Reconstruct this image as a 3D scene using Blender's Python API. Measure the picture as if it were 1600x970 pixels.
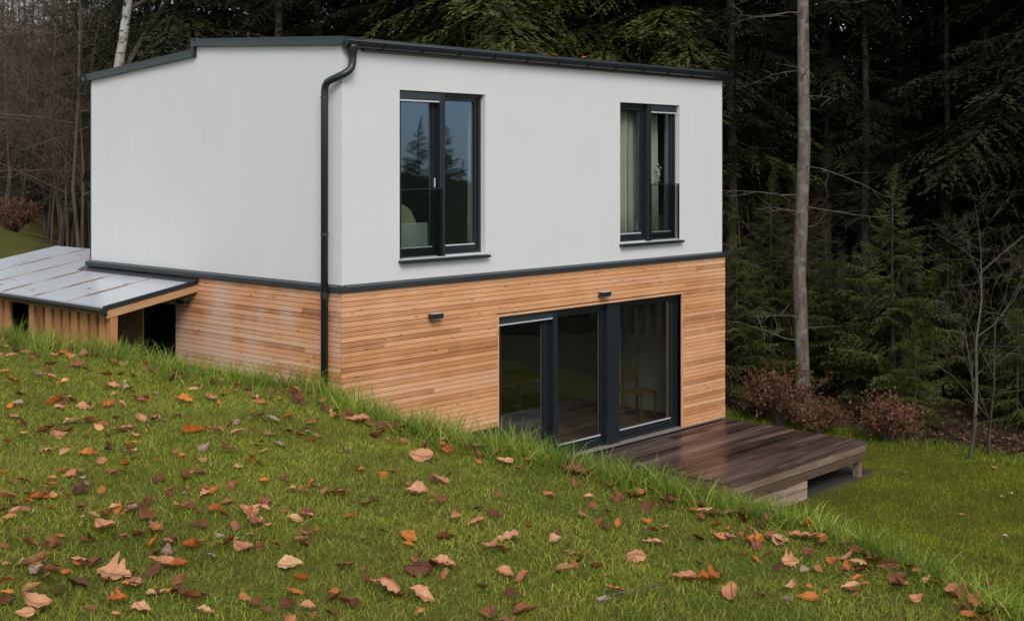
import bpy, math, random
import numpy as np
from mathutils import Vector, Matrix
for o in list(bpy.data.objects): bpy.data.objects.remove(o)
S = bpy.context.scene
COL = S.collection
rad = math.radians

# ------------------------------------------------------------------ camera
CAM = np.array([-9.9663, -12.1049, 4.2646]); YAW = 0.7504; FPX = 2007.1; HY = 255.07
cam = bpy.data.cameras.new('camera'); camo = bpy.data.objects.new('camera', cam); COL.objects.link(camo)
camo.location = CAM
camo.rotation_euler = (rad(90), 0, YAW - rad(90))
cam.sensor_width = 36.0; cam.lens = 36.0 * FPX / 1600.0
cam.shift_y = -(485.0 - HY) / 1600.0
cam.clip_start = 0.1; cam.clip_end = 3000
S.camera = camo
FW = np.array([math.cos(YAW), math.sin(YAW)]); RT = np.array([math.sin(YAW), -math.cos(YAW)])

# ------------------------------------------------------------------ sky, sun, exposure
SUN_EL = 40.0; SUN_AZ = (-0.72, -1.0)           # direction towards the sun in plan
sun_rot = math.atan2(SUN_AZ[0], SUN_AZ[1])
W = bpy.data.worlds.new('World'); S.world = W; W.use_nodes = True
nt = W.node_tree; nt.nodes.clear()
out = nt.nodes.new('ShaderNodeOutputWorld'); bg = nt.nodes.new('ShaderNodeBackground')
sky = nt.nodes.new('ShaderNodeTexSky'); sky.sky_type = 'NISHITA'; sky.sun_disc = False
sky.sun_elevation = rad(SUN_EL); sky.sun_rotation = sun_rot; sky.dust_density = 0.5; sky.air_density = 1.0; sky.ozone_density = 2.0
tc = nt.nodes.new('ShaderNodeTexCoord'); mp = nt.nodes.new('ShaderNodeMapping'); mp.inputs['Scale'].default_value = (1, 1, 2.6)
nz = nt.nodes.new('ShaderNodeTexNoise'); nz.inputs['Scale'].default_value = 2.2; nz.inputs['Detail'].default_value = 7
cr = nt.nodes.new('ShaderNodeValToRGB'); cr.color_ramp.elements[0].position = 0.38; cr.color_ramp.elements[1].position = 0.66
cr.color_ramp.elements[0].color = (0.16, 0.16, 0.16, 1); cr.color_ramp.elements[1].color = (1, 1, 1, 1)
mx = nt.nodes.new('ShaderNodeMix'); mx.data_type = 'RGBA'
mx.inputs['B'].default_value = (6.5, 6.4, 6.35, 1)
nt.links.new(tc.outputs['Generated'], mp.inputs['Vector']); nt.links.new(mp.outputs[0], nz.inputs['Vector'])
nt.links.new(nz.outputs['Fac'], cr.inputs[0]); nt.links.new(cr.outputs[0], mx.inputs['Factor'])
nt.links.new(sky.outputs[0], mx.inputs['A']); nt.links.new(mx.outputs['Result'], bg.inputs['Color'])
bg.inputs['Strength'].default_value = 0.10
nt.links.new(bg.outputs[0], out.inputs['Surface'])
sl = bpy.data.lights.new('sun', 'SUN'); so = bpy.data.objects.new('sun', sl); COL.objects.link(so)
sl.energy = 1.2; sl.angle = rad(25); sl.color = (1.0, 0.95, 0.88)
dv = Vector((SUN_AZ[0], SUN_AZ[1], 0)).normalized() * math.cos(rad(SUN_EL)); dv.z = math.sin(rad(SUN_EL))
so.rotation_euler = dv.to_track_quat('Z', 'Y').to_euler(); so.location = (0, -10, 30)
vs = S.view_settings; vs.view_transform = 'Standard'; vs.look = 'None'; vs.gamma = 1.0; vs.exposure = 0.80

# ------------------------------------------------------------------ helpers
rng = np.random.default_rng(7); random.seed(7)
def ray(px, py):
    return np.array([*(FW + RT * (px - 800) / FPX), (HY - py) / FPX])
def at(px, depth):
    return (CAM[:2] + depth * (FW + RT * (px - 800) / FPX))
class MB:
    def __init__(s): s.v = []; s.f = []; s.n = 0
    def add(s, vs, fs):
        s.v.extend(vs); s.f.extend([tuple(i + s.n for i in f) for f in fs]); s.n += len(vs); return s
    def box(s, x0, x1, y0, y1, z0, z1):
        return s.add([(x0,y0,z0),(x1,y0,z0),(x1,y1,z0),(x0,y1,z0),(x0,y0,z1),(x1,y0,z1),(x1,y1,z1),(x0,y1,z1)],
                     [(0,3,2,1),(4,5,6,7),(0,1,5,4),(1,2,6,5),(2,3,7,6),(3,0,4,7)])
    def cbox(s, x0, x1, y0, y1, z0, z1, axis='x', c=0.004):
        # box with its long edges chamfered
        def ring(a0, a1, b0, b1):
            return [(a0+c,b0),(a1-c,b0),(a1,b0+c),(a1,b1-c),(a1-c,b1),(a0+c,b1),(a0,b1-c),(a0,b0+c)]
        if axis == 'x':
            r = ring(y0,y1,z0,z1); vs = [(x0,a,b) for a,b in r] + [(x1,a,b) for a,b in r]
        elif axis == 'y':
            r = ring(z0,z1,x0,x1); vs = [(b,y0,a) for a,b in r] + [(b,y1,a) for a,b in r]
        else:
            r = ring(x0,x1,y0,y1); vs = [(a,b,z0) for a,b in r] + [(a,b,z1) for a,b in r]
        fs = [(i,(i+1)%8,8+(i+1)%8,8+i) for i in range(8)] + [tuple(range(7,-1,-1)), tuple(range(8,16))]
        return s.add(vs, fs)
    def tube(s, pts, rs, n=8, caps=True):
        pts = [Vector(p) for p in pts]
        if not hasattr(rs, '__len__'): rs = [rs] * len(pts)
        vs = []; prev = None
        for i, p in enumerate(pts):
            t = (pts[min(i+1,len(pts)-1)] - pts[max(i-1,0)])
            if t.length < 1e-9: t = Vector((0,0,1))
            t.normalize()
            if prev is None:
                a = Vector((0,0,1)) if abs(t.z) < .9 else Vector((1,0,0))
                u = t.cross(a).normalized()
            else:
                u = (prev - t * prev.dot(t))
                u = u.normalized() if u.length > 1e-6 else t.orthogonal().normalized()
            prev = u; w = t.cross(u)
            for k in range(n):
                an = 2*math.pi*k/n
                q = p + (u*math.cos(an) + w*math.sin(an)) * rs[i]
                vs.append((q.x,q.y,q.z))
        fs = []
        for i in range(len(pts)-1):
            for k in range(n):
                k2 = (k+1) % n
                fs.append((i*n+k, i*n+k2, (i+1)*n+k2, (i+1)*n+k))
        if caps:
            fs.append(tuple(range(n-1,-1,-1))); b = (len(pts)-1)*n; fs.append(tuple(range(b,b+n)))
        return s.add(vs, fs)
    def prism(s, poly, axis, a0, a1):
        # poly in the two other axes, extruded along axis from a0 to a1
        def P(a, p):
            return {'x': (a,p[0],p[1]), 'y': (p[0],a,p[1]), 'z': (p[0],p[1],a)}[axis]
        n = len(poly); vs = [P(a0,p) for p in poly] + [P(a1,p) for p in poly]
        fs = [(i,(i+1)%n,n+(i+1)%n,n+i) for i in range(n)] + [tuple(range(n-1,-1,-1)), tuple(range(n,2*n))]
        return s.add(vs, fs)
    def mesh(s, name, mat=None, smooth=False):
        me = bpy.data.meshes.new(name); me.from_pydata(s.v, [], s.f)
        if mat: me.materials.append(mat)
        if smooth: me.polygons.foreach_set('use_smooth', [True]*len(me.polygons))
        me.update()
        import bmesh
        b = bmesh.new(); b.from_mesh(me); bmesh.ops.recalc_face_normals(b, faces=b.faces); b.to_mesh(me); b.free()
        return me
    def build(s, name, mat, parent=None, smooth=False, loc=None):
        return link(name, s.mesh(name, mat, smooth), parent, loc)
def link(name, me, parent=None, loc=None):
    o = bpy.data.objects.new(name, me); COL.objects.link(o)
    if parent is not None: o.parent = parent
    if loc is not None: o.location = loc
    return o
def npmesh(name, V, F, mat, smooth=False):
    # triangles only
    me = bpy.data.meshes.new(name); V = np.asarray(V, np.float32); F = np.asarray(F, np.int32)
    me.vertices.add(len(V)); me.vertices.foreach_set('co', V.ravel())
    me.loops.add(F.size); me.loops.foreach_set('vertex_index', F.ravel())
    me.polygons.add(len(F)); me.polygons.foreach_set('loop_start', np.arange(0, F.size, 3, dtype=np.int32))
    if smooth: me.polygons.foreach_set('use_smooth', np.ones(len(F), bool))
    if mat: me.materials.append(mat)
    me.update(calc_edges=True); return me
def thing(name, label, cat, loc=(0,0,0), rz=0.0, group=None, sc=None):
    o = bpy.data.objects.new(name, None); COL.objects.link(o); o.location = loc; o.rotation_euler = (0,0,rz)
    o.empty_display_size = .2
    if sc: o.scale = sc
    return tag(o, label, cat, group)
def tag(o, label=None, cat=None, group=None, kind=None):
    if label: o['label'] = label
    if cat: o['category'] = cat
    if group: o['group'] = group
    if kind: o['kind'] = kind
    return o

# ------------------------------------------------------------------ materials
class NM:
    def __init__(s, name):
        s.m = bpy.data.materials.new(name); s.m.use_nodes = True; s.t = s.m.node_tree
        s.b = s.t.nodes['Principled BSDF']; s.out = s.t.nodes['Material Output']
    def n(s, typ, **kw):
        nd = s.t.nodes.new(typ)
        for k, v in kw.items():
            if k in nd.inputs: nd.inputs[k].default_value = v
            else: setattr(nd, k, v)
        return nd
    def l(s, a, b): s.t.links.new(a, b)
    def noise(s, scale, detail=4, rough=.55, vec=None):
        nd = s.n('ShaderNodeTexNoise'); nd.inputs['Scale'].default_value = scale
        nd.inputs['Detail'].default_value = detail; nd.inputs['Roughness'].default_value = rough
        if vec is not None: s.l(vec, nd.inputs['Vector'])
        return nd.outputs['Fac']
    def pos(s, scale=(1,1,1), objrand=False):
        g = s.n('ShaderNodeNewGeometry'); mp = s.n('ShaderNodeMapping'); mp.inputs['Scale'].default_value = scale
        s.l(g.outputs['Position'], mp.inputs['Vector'])
        if objrand:
            oi = s.n('ShaderNodeObjectInfo'); m = s.n('ShaderNodeMath', operation='MULTIPLY'); m.inputs[1].default_value = 37.0
            s.l(oi.outputs['Random'], m.inputs[0]); s.l(m.outputs[0], mp.inputs['Location'])
        return mp.outputs[0]
    def ramp(s, fac, stops):
        r = s.n('ShaderNodeValToRGB'); e = r.color_ramp.elements
        while len(e) < len(stops): e.new(.5)
        for i, (p, c) in enumerate(stops): e[i].position = p; e[i].color = (*c, 1)
        s.l(fac, r.inputs[0]); return r.outputs[0]
    def mix(s, fac, a, b, mode='MIX'):
        m = s.n('ShaderNodeMix', data_type='RGBA', blend_type=mode)
        for inp, v in (('Factor', fac), ('A', a), ('B', b)):
            if isinstance(v, (int, float)): m.inputs[inp].default_value = v
            elif isinstance(v, tuple): m.inputs[inp].default_value = (*v, 1)
            else: s.l(v, m.inputs[inp])
        return m.outputs['Result']
    def bump(s, h, strength=.3, dist=.01):
        b = s.n('ShaderNodeBump'); b.inputs['Strength'].default_value = strength; b.inputs['Distance'].default_value = dist
        s.l(h, b.inputs['Height']); s.l(b.outputs[0], s.b.inputs['Normal'])
    def rand(s):
        return s.n('ShaderNodeObjectInfo').outputs['Random']
    def island(s):
        return s.n('ShaderNodeNewGeometry').outputs['Random Per Island']
    def col(s, c):
        if isinstance(c, tuple): s.b.inputs['Base Color'].default_value = (*c, 1)
        else: s.l(c, s.b.inputs['Base Color'])
    def rough(s, r):
        if isinstance(r, (int, float)): s.b.inputs['Roughness'].default_value = r
        else: s.l(r, s.b.inputs['Roughness'])
    def spec(s, v): s.b.inputs['Specular IOR Level'].default_value = v
def simple(name, c, r=.6, var=.12, ns=3.0, spec=.4, bump=0, bs=40):
    k = NM(name); f = k.noise(ns, 5, .6, k.pos())
    k.col(k.mix(f, tuple(x*(1-var) for x in c), tuple(min(1,x*(1+var)) for x in c))); k.rough(r); k.spec(spec)
    if bump: k.bump(k.noise(bs, 4, .6, k.pos()), bump, .004)
    return k.m
M = {}
# plaster
k = NM('plaster'); f1 = k.noise(.7, 4, .6, k.pos()); f2 = k.noise(3.0, 5, .7, k.pos((1,1,.25)))
c = k.mix(f1, (.645,.64,.632), (.69,.685,.677)); c = k.mix(.07, c, k.ramp(f2, [(.35,(.55,.54,.52)),(.65,(.85,.84,.83))]))
k.col(c); k.rough(.9); k.spec(.15); k.bump(k.noise(160, 3, .7, k.pos()), .35, .004); M['plaster'] = k.m
# larch boards
def wood(name, axis, cols, grain=.26, rough=.65, bump=.25, weather=None, wf=.5):
    k = NM(name)
    sc = {'x': (2.0, 40, 40), 'y': (40, 2.0, 40), 'z': (40, 40, 2.0)}[axis]
    p = k.pos(sc, True); g = k.noise(1.0, 6, .65, p)
    base = k.ramp(k.rand(), cols)
    c = k.mix(k.ramp(g, [(.32,(0,0,0)),(.68,(1,1,1))]), k.mix(1.0, base, (1-grain,1-grain*1.05,1-grain*1.1), 'MULTIPLY'), base)
    # knots
    vo = k.n('ShaderNodeTexVoronoi'); vo.inputs['Scale'].default_value = 1.0
    sk = {'x': (3.2, 14, 14), 'y': (14, 3.2, 14), 'z': (14, 14, 3.2)}[axis]
    k.l(k.pos(sk, True), vo.inputs['Vector'])
    kn = k.ramp(vo.outputs['Distance'], [(.07,(.28,.22,.2)),(.15,(1,1,1))])
    c = k.mix(1.0, c, kn, 'MULTIPLY')
    c = k.mix(k.ramp(k.noise(.9, 4, .6, k.pos()), [(.4,(0,0,0)),(.75-.15*(wf > .6),(wf,wf,wf))]), c, weather or tuple(x*1.08 for x in cols[-1][1]))
    k.col(c); k.rough(rough); k.spec(.3); k.bump(g, bump, .003)
    return k.m
larch = [(0,(.46,.19,.08)),(.18,(.66,.295,.125)),(.45,(.78,.365,.165)),(.75,(.82,.41,.195)),(.9,(.80,.42,.235)),(1,(.84,.50,.28))]
M['larch_x'] = wood('larch_x', 'x', larch); M['larch_y'] = wood('larch_y', 'y', larch, weather=(.70,.49,.38), wf=.75); M['larch_z'] = wood('larch_z', 'z', larch)
slat = [(0,(.28,.115,.042)),(.5,(.44,.19,.07)),(1,(.56,.27,.11))]
M['slat'] = wood('slat_timber', 'z', slat); M['beam'] = wood('beam_timber', 'x', [(0,(.46,.24,.11)),(1,(.55,.31,.15))])
# wet deck
k = NM('wet_deck'); g = k.noise(1.0, 6, .65, k.pos((1.6, 38, 38), True))
base = k.ramp(k.rand(), [(0,(.045,.029,.026)),(.35,(.10,.066,.058)),(.7,(.155,.108,.098)),(1,(.21,.16,.145))])
st = k.ramp(k.noise(1.0, 4, .55, k.pos((.55, 5, 5), True)), [(.42,(.5,.46,.44)),(.6,(1.3,1.22,1.2))])
c = k.mix(1.0, k.mix(g, k.mix(1.0, base, (.6,.58,.55), 'MULTIPLY'), base), st, 'MULTIPLY'); k.col(c)
wet = k.noise(1.0, 4, .6, k.pos((.8, 3.5, 1), False)); r = k.n('ShaderNodeMapRange'); r.inputs['To Min'].default_value = .12; r.inputs['To Max'].default_value = .5
r.inputs['From Min'].default_value = .35; r.inputs['From Max'].default_value = .65
k.l(wet, r.inputs['Value']); k.rough(r.outputs[0]); k.spec(.5); k.bump(g, .18, .003); M['deck'] = k.m
M['fascia'] = wood('weathered_fascia', 'x', [(0,(.12,.072,.05)),(.4,(.28,.195,.145)),(1,(.50,.375,.29))], .5, .5, .3, weather=(.07,.035,.022))
# metals / plastics
M['anthracite'] = simple('anthracite_metal', (.015,.020,.024), .38, .15, 6, .5)
M['anthracite_light'] = simple('anthracite_flashing', (.026,.034,.040), .4, .2, 5, .5)
M['frame'] = simple('window_frame', (.011,.014,.017), .42, .1, 6, .5)
M['mullion'] = simple('mullion_face', (.012,.017,.021), .4, .1, 6, .5)
M['black'] = simple('black_board', (.012,.011,.010), .8, .3, 4, .2)
M['alu'] = simple('bare_aluminium', (.55,.56,.57), .35, .1, 8, .6)
M['white'] = simple('white_lacquer', (.8,.8,.77), .5, .06, 3, .4)
M['inner'] = simple('interior_paint', (.50,.50,.45), .85, .05, 2, .2)
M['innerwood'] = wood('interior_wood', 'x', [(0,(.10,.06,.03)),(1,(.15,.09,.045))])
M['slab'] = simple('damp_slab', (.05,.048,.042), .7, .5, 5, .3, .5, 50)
M['concrete'] = simple('concrete', (.19,.175,.16), .85, .25, 4, .2, .4, 60)
M['beige'] = simple('beige_fabric', (.62,.54,.38), .9, .1, 9, .1, .3, 120)
M['pink'] = simple('pink_fabric', (.35,.15,.15), .9, .15, 9, .1)
M['curtain'] = simple('curtain_cloth', (.62,.62,.54), .9, .1, 6, .1)
M['seam'] = simple('rusty_seam', (.33,.20,.12), .7, .35, 9, .3)
M['redbox'] = simple('red_brown_panel', (.22,.06,.035), .5, .2, 5, .4)
M['plant'] = simple('pot_plant_leaf', (.10,.17,.035), .6, .3, 30, .3)
M['lampglow'] = simple('frosted_glass', (.6,.6,.58), .3, .05, 5, .5)
def glass(name, tint, ior):
    k = NM(name); k.t.nodes.remove(k.b); tr = k.n('ShaderNodeBsdfTransparent'); tr.inputs['Color'].default_value = (.83,.87,.84,1)
    gl = k.n('ShaderNodeBsdfGlossy'); gl.inputs['Roughness'].default_value = .004; gl.inputs['Color'].default_value = tint
    fr = k.n('ShaderNodeFresnel'); fr.inputs['IOR'].default_value = ior; ms = k.n('ShaderNodeMixShader')
    wv = k.n('ShaderNodeBump'); wv.inputs['Strength'].default_value = .02; wv.inputs['Distance'].default_value = .02
    k.l(k.noise(1.3, 2, .5, k.pos()), wv.inputs['Height']); k.l(wv.outputs[0], gl.inputs['Normal'])
    bf = k.n('ShaderNodeNewGeometry'); om = k.n('ShaderNodeMath', operation='SUBTRACT'); om.inputs[0].default_value = 1.0; k.l(bf.outputs['Backfacing'], om.inputs[1])
    fm = k.n('ShaderNodeMath', operation='MULTIPLY'); k.l(fr.outputs[0], fm.inputs[0]); k.l(om.outputs[0], fm.inputs[1])   # reflect at the outer face of a pane only
    k.l(fm.outputs[0], ms.inputs[0]); k.l(tr.outputs[0], ms.inputs[1]); k.l(gl.outputs[0], ms.inputs[2]); k.l(ms.outputs[0], k.out.inputs['Surface']); return k.m
M['glass'] = glass('window_glass', (.45,.69,1,1), 2.35); M['door_glass'] = glass('door_glass', (.86,.9,.95,1), 2.15)
# shed roof sheet
k = NM('roof_sheet'); f = k.noise(1.2, 5, .6, k.pos()); f2 = k.noise(6, 5, .7, k.pos((.3,1,1)))
c = k.mix(f, (.42,.44,.46), (.56,.575,.59)); c = k.mix(k.ramp(f2, [(.6,(0,0,0)),(.8,(.18,.18,.18))]), c, (.36,.33,.30)); k.col(c); k.rough(.22); k.spec(.6); M['sheet'] = k.m
# foliage
def foliage(name, stops, ns=.8, rough=.6, trans=.25, spec=.25, straw=None):
    k = NM(name); isl = k.island(); c = k.ramp(isl, stops)
    n = k.ramp(k.noise(ns, 3, .6, k.pos()), [(.35,(.62,.66,.6)),(.65,(1.25,1.2,1.1))])
    c = k.mix(1.0, c, n, 'MULTIPLY')
    if straw:
        c = k.mix(k.ramp(k.noise(2.6, 5, .7, k.pos()), [(.45,(0,0,0)),(.64,(.7,.7,.7))]), c, straw)
    orr = k.ramp(k.rand(), [(0,(.8,.85,.85)),(1,(1.15,1.1,1.0))]); c = k.mix(1.0, c, orr, 'MULTIPLY')
    k.col(c); k.rough(rough); k.spec(spec)
    if trans:
        tb = k.n('ShaderNodeBsdfTranslucent'); k.l(c, tb.inputs['Color']); ms = k.n('ShaderNodeMixShader'); ms.inputs[0].default_value = trans
        k.l(k.b.outputs[0], ms.inputs[1]); k.l(tb.outputs[0], ms.inputs[2]); k.l(ms.outputs[0], k.out.inputs['Surface'])
    return k.m
M['needles'] = foliage('spruce_needles', [(0,(.014,.019,.011)),(.5,(.024,.031,.015)),(1,(.040,.048,.019))], .7)
M['needles_young'] = foliage('fir_needles', [(0,(.040,.057,.019)),(.5,(.080,.098,.028)),(1,(.135,.14,.038))], 1.0)
M['lawn'] = foliage('lawn_blades', [(0,(.07,.115,.010)),(.3,(.16,.235,.018)),(.6,(.26,.32,.030)),(.86,(.39,.40,.05)),(1,(.60,.52,.17))], 1.6, .5, .35, .25, (.32,.32,.05))
M['tall'] = foliage('long_grass_blades', [(0,(.085,.15,.016)),(.5,(.18,.28,.03)),(.85,(.31,.38,.055)),(1,(.55,.46,.15))], 2.2, .45, .35)
M['low_lawn'] = foliage('low_lawn_blades', [(0,(.17,.21,.010)),(.5,(.26,.30,.016)),(1,(.36,.37,.035))], .9, .5, .35)
M['beech'] = foliage('copper_beech_leaves', [(0,(.10,.036,.022)),(.5,(.20,.08,.045)),(1,(.32,.15,.085))], 2, .6, .2)
M['dry'] = foliage('dry_litter', [(0,(.035,.022,.014)),(.5,(.075,.042,.026)),(1,(.17,.09,.05))], 1, .7, .1)
M['litter'] = foliage('small_leaf_litter', [(0,(.09,.028,.014)),(.4,(.22,.075,.035)),(.65,(.42,.17,.09)),(.85,(.50,.15,.02)),(1,(.58,.34,.19))], 6, .6, .12)
M['rustneedle'] = foliage('larch_needle_litter', [(0,(.38,.15,.05)),(1,(.55,.27,.11))], 3, .7, 0)
def bark(name, a, b, patch=None, zs=.25):
    k = NM(name); f = k.noise(9, 6, .7, k.pos((1,1,zs))); c = k.mix(k.ramp(f, [(.35,(0,0,0)),(.65,(1,1,1))]), a, b)
    if patch: c = k.mix(k.ramp(k.noise(4, 5, .7, k.pos((1,1,1.4))), [(.52,(0,0,0)),(.6,(1,1,1))]), c, patch)
    k.col(c); k.rough(.9); k.spec(.15); k.bump(f, .7, .02); return k.m
M['bark'] = bark('spruce_bark', (.075,.058,.047), (.20,.165,.14), (.19,.185,.16))
M['bark_dark'] = bark('dark_bark', (.035,.028,.023), (.10,.08,.066))
M['birch'] = bark('birch_bark', (.30,.28,.25), (.55,.53,.49), (.05,.045,.04))
M['twig'] = bark('bare_twig', (.085,.07,.055), (.17,.145,.115))
M['twig_brown'] = bark('brown_twig', (.065,.048,.037), (.14,.104,.08))
M['twig_green'] = bark('lichen_twig', (.06,.056,.038), (.125,.112,.08))
# fallen leaves
def leafmat(name, c0, c1, dark):
    k = NM(name); r = k.ramp(k.rand(), [(0,c0),(1,c1)])
    te = k.n('ShaderNodeTexCoord'); mp = k.n('ShaderNodeMapping'); k.l(te.outputs['UV'], mp.inputs['Vector'])
    sx = k.n('ShaderNodeSeparateXYZ'); k.l(te.outputs['UV'], sx.inputs[0])
    ab = k.n('ShaderNodeMath', operation='SUBTRACT'); ab.inputs[1].default_value = .5; k.l(sx.outputs[0], ab.inputs[0])
    a2 = k.n('ShaderNodeMath', operation='ABSOLUTE'); k.l(ab.outputs[0], a2.inputs[0])
    rib = k.ramp(a2.outputs[0], [(.015,(.55,.5,.45)),(.05,(1,1,1))])
    m1 = k.n('ShaderNodeMath', operation='SUBTRACT'); k.l(sx.outputs[1], m1.inputs[0]); k.l(a2.outputs[0], m1.inputs[1])
    m2 = k.n('ShaderNodeMath', operation='MULTIPLY'); m2.inputs[1].default_value = 46; k.l(m1.outputs[0], m2.inputs[0])
    m3 = k.n('ShaderNodeMath', operation='SINE'); k.l(m2.outputs[0], m3.inputs[0])
    vein = k.ramp(m3.outputs[0], [(.75,(1,1,1)),(1,(.78,.75,.72))])
    n = k.ramp(k.noise(26, 5, .65, k.pos()), [(.35,dark),(.62,(1.1,1.1,1.1))])
    c = k.mix(1.0, k.mix(1.0, k.mix(1.0, r, rib, 'MULTIPLY'), vein, 'MULTIPLY'), n, 'MULTIPLY')
    k.col(c); k.rough(.55); k.spec(.3); k.bump(m3.outputs[0], .25, .002)
    tb = k.n('ShaderNodeBsdfTranslucent'); k.l(c, tb.inputs['Color']); ms = k.n('ShaderNodeMixShader'); ms.inputs[0].default_value = .15
    k.l(k.b.outputs[0], ms.inputs[1]); k.l(tb.outputs[0], ms.inputs[2]); k.l(ms.outputs[0], k.out.inputs['Surface'])
    return k.m
LM = {'p': leafmat('pink_tan_leaf', (.48,.20,.095), (.72,.37,.195), (.72,.68,.66)),
      'o': leafmat('orange_leaf', (.42,.11,.012), (.66,.24,.03), (.6,.5,.45)),
      'b': leafmat('dark_brown_leaf', (.13,.038,.016), (.32,.11,.045), (.55,.5,.5)),
      't': leafmat('yellow_tan_leaf', (.50,.27,.11), (.66,.41,.20), (.75,.72,.7)),
      'g': leafmat('grey_mauve_leaf', (.30,.20,.15), (.46,.33,.25), (.7,.7,.7))}

# ------------------------------------------------------------------ terrain
HW, HL = 8.18, 5.97
CR_R = np.array([-30,-14,-3.77,-2.63,-1.88,-1.2,-.73,-.14,.32,.75,1.14,1.36,1.53,1.67,1.78,2.2,3.0,40])
CR_S = np.array([16,14.5,9.47,8.81,8.4,8.02,7.35,6.83,6.37,6.03,5.72,5.47,5.1,4.78,4.53,3.7,2.6,1.0])
def sstep(a, b, x):
    t = np.clip((x-a)/(b-a), 0, 1); return t*t*(3-2*t)
def sr(x, y):
    dx = x-CAM[0]; dy = y-CAM[1]
    return dx*FW[0]+dy*FW[1], dx*RT[0]+dy*RT[1]
def crest(r): return np.interp(r, CR_R, CR_S)
def upz(s, r):
    return 2.76 - .055*np.clip(r, -9, 5) + .015*np.sin(s*1.7+r*2.1) + .012*np.sin(r*3.3-s*.9)
EN = np.array([.966,.256])
def forest_d(x, y):
    a = (x-10.0)*EN[0] + (y-1.1)*EN[1]
    a = a + .25*np.sin(y*1.3) + .15*np.sin(y*3.1+1)
    s, r = sr(x, y)
    b = np.minimum(y-9.8, x-1.6)
    ins = np.maximum(a, b)
    # the meadow on the far left stays grass
    mead = (-(r/np.maximum(s,1)) - .365) * 40
    ins = np.where((s > 24) & (s < 52), np.minimum(ins, -mead), ins)
    return ins
def lowz(x, y):
    left = np.interp(y, [-2, 2.4, 3.1, 9, 14], [1.25, 1.25, .3, .3, .9])
    front = np.interp(x, [0, 2.4, 2.72, 4.3, 5.2, 8.2], [1.22, .55, -.16, -.2, -.56, -.55])
    q = sstep(.8, 4.5, -y); front = front*(1-q) - .55*q
    z = np.where(x < 0, np.where(y < 2.4, 1.25, left), front)
    t = sstep(-1.2, 0, x); z = left*(1-t) + np.where(x >= 0, front, 1.22)*t
    z = np.where(x > 0, front, z)
    z = z + np.where(x > 5, .25*sstep(-2.5, 1.5, y), 0)
    z = z + np.where((y > HL) & (x > -2), (sstep(HL, 11, y))*(1.1 - z)*np.where(x < 7, 1, np.clip(1-(x-7)/5, 0, 1)), 0)
    s, r = sr(x, y); a = r/np.maximum(s, 1)
    z = z + np.clip(s-26, 0, 40)*.012
    z = z + np.clip(s-24, 0, 14)*.085*sstep(.26, .36, -a)
    z = z + np.clip(s-40, 0, 160)*.10*sstep(.0, .35, -a)
    v = ((x-11)*.707 - (y+9)*.707)
    z = z - .17*np.clip(v-6, 0, 60)*sstep(-2, 6, -y-8)
    z = z + .06*np.sin(x*.9+1.2)*np.sin(y*.8) * sstep(9, 14, np.hypot(x-4, y-2))
    return z
def terrain(x, y):
    x = np.asarray(x, float); y = np.asarray(y, float)
    s, r = sr(x, y); c = crest(r)
    zu = upz(s, r); zl = lowz(x, y)
    w = np.interp(r, [-6, -1, 2], [6.0, 6.0, 7.0])
    t = np.clip((s-c)/w, 0, 1); h = 1-(1-t)**2
    z = zu*(1-h) + zl*h
    # keep the bank out of the deck and off the door step
    kx = sstep(4.0, 4.6, x)*sstep(-4.2, -3.0, y)*(1-sstep(0, .1, y))
    z = np.where(kx > 0, np.minimum(z, z*(1-kx) + (-.5)*kx), z)
    inside = (x > .08) & (x < HW-.08) & (y > .08) & (y < HL-.08)
    return np.where(inside, -.6, z)
def tz(x, y): return float(terrain(np.array([x]), np.array([y]))[0])
def hit_lawn(px, py):
    d = ray(px, py); t = np.linspace(2.5, 40, 3000)
    P = CAM[:, None] + d[:, None]*t
    below = P[2] < terrain(P[0], P[1])
    i = int(np.argmax(below)) if below.any() else 2000
    return P[:, i]
def axis_coords(lo, hi, step, far, n):
    inner = np.arange(lo, hi+1e-6, step); g = np.geomspace(1, far, n)
    return np.concatenate([lo-g[::-1]*1.0, inner, hi+g])
gx = axis_coords(-12, 14, .16, 420, 34); gy = axis_coords(-14, 12, .16, 420, 34)
GX, GY = np.meshgrid(gx, gy, indexing='xy'); GZ = terrain(GX.ravel(), GY.ravel())
V = np.stack([GX.ravel(), GY.ravel(), GZ], 1)
nx, ny = len(gx), len(gy)
I = (np.arange(ny-1)[:, None]*nx + np.arange(nx-1)[None, :]).ravel()
F = np.concatenate([np.stack([I, I+1, I+nx+1], 1), np.stack([I, I+nx+1, I+nx], 1)])
k = NM('ground_cover'); f = k.noise(3.0, 6, .65, k.pos()); f2 = k.noise(45, 5, .7, k.pos()); f3 = k.noise(.5, 4, .6, k.pos())
g = k.ramp(f2, [(.3,(.04,.045,.010)),(.55,(.10,.105,.018)),(.75,(.16,.155,.03))])
g = k.mix(k.ramp(f3, [(.4,(0,0,0)),(.7,(.6,.6,.6))]), g, k.ramp(f2, [(.3,(.08,.075,.014)),(.7,(.20,.18,.03))]))
lit = k.ramp(k.noise(14, 6, .7, k.pos()), [(.35,(.018,.013,.009)),(.55,(.05,.033,.02)),(.75,(.10,.06,.035))])
at_ = k.n('ShaderNodeAttribute', attribute_name='forest')
k.col(k.mix(at_.outputs['Fac'], g, lit)); k.rough(.9); k.spec(.1); k.bump(f2, .8, .02); M['ground'] = k.m
me = npmesh('ground', V, F, M['ground'], True)
fd = forest_d(V[:, 0], V[:, 1]); a = me.attributes.new('forest', 'FLOAT', 'POINT')
a.data.foreach_set('value', sstep(-.1, .35, fd).astype(np.float32))
tag(link('ground', me), kind='structure')

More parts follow.
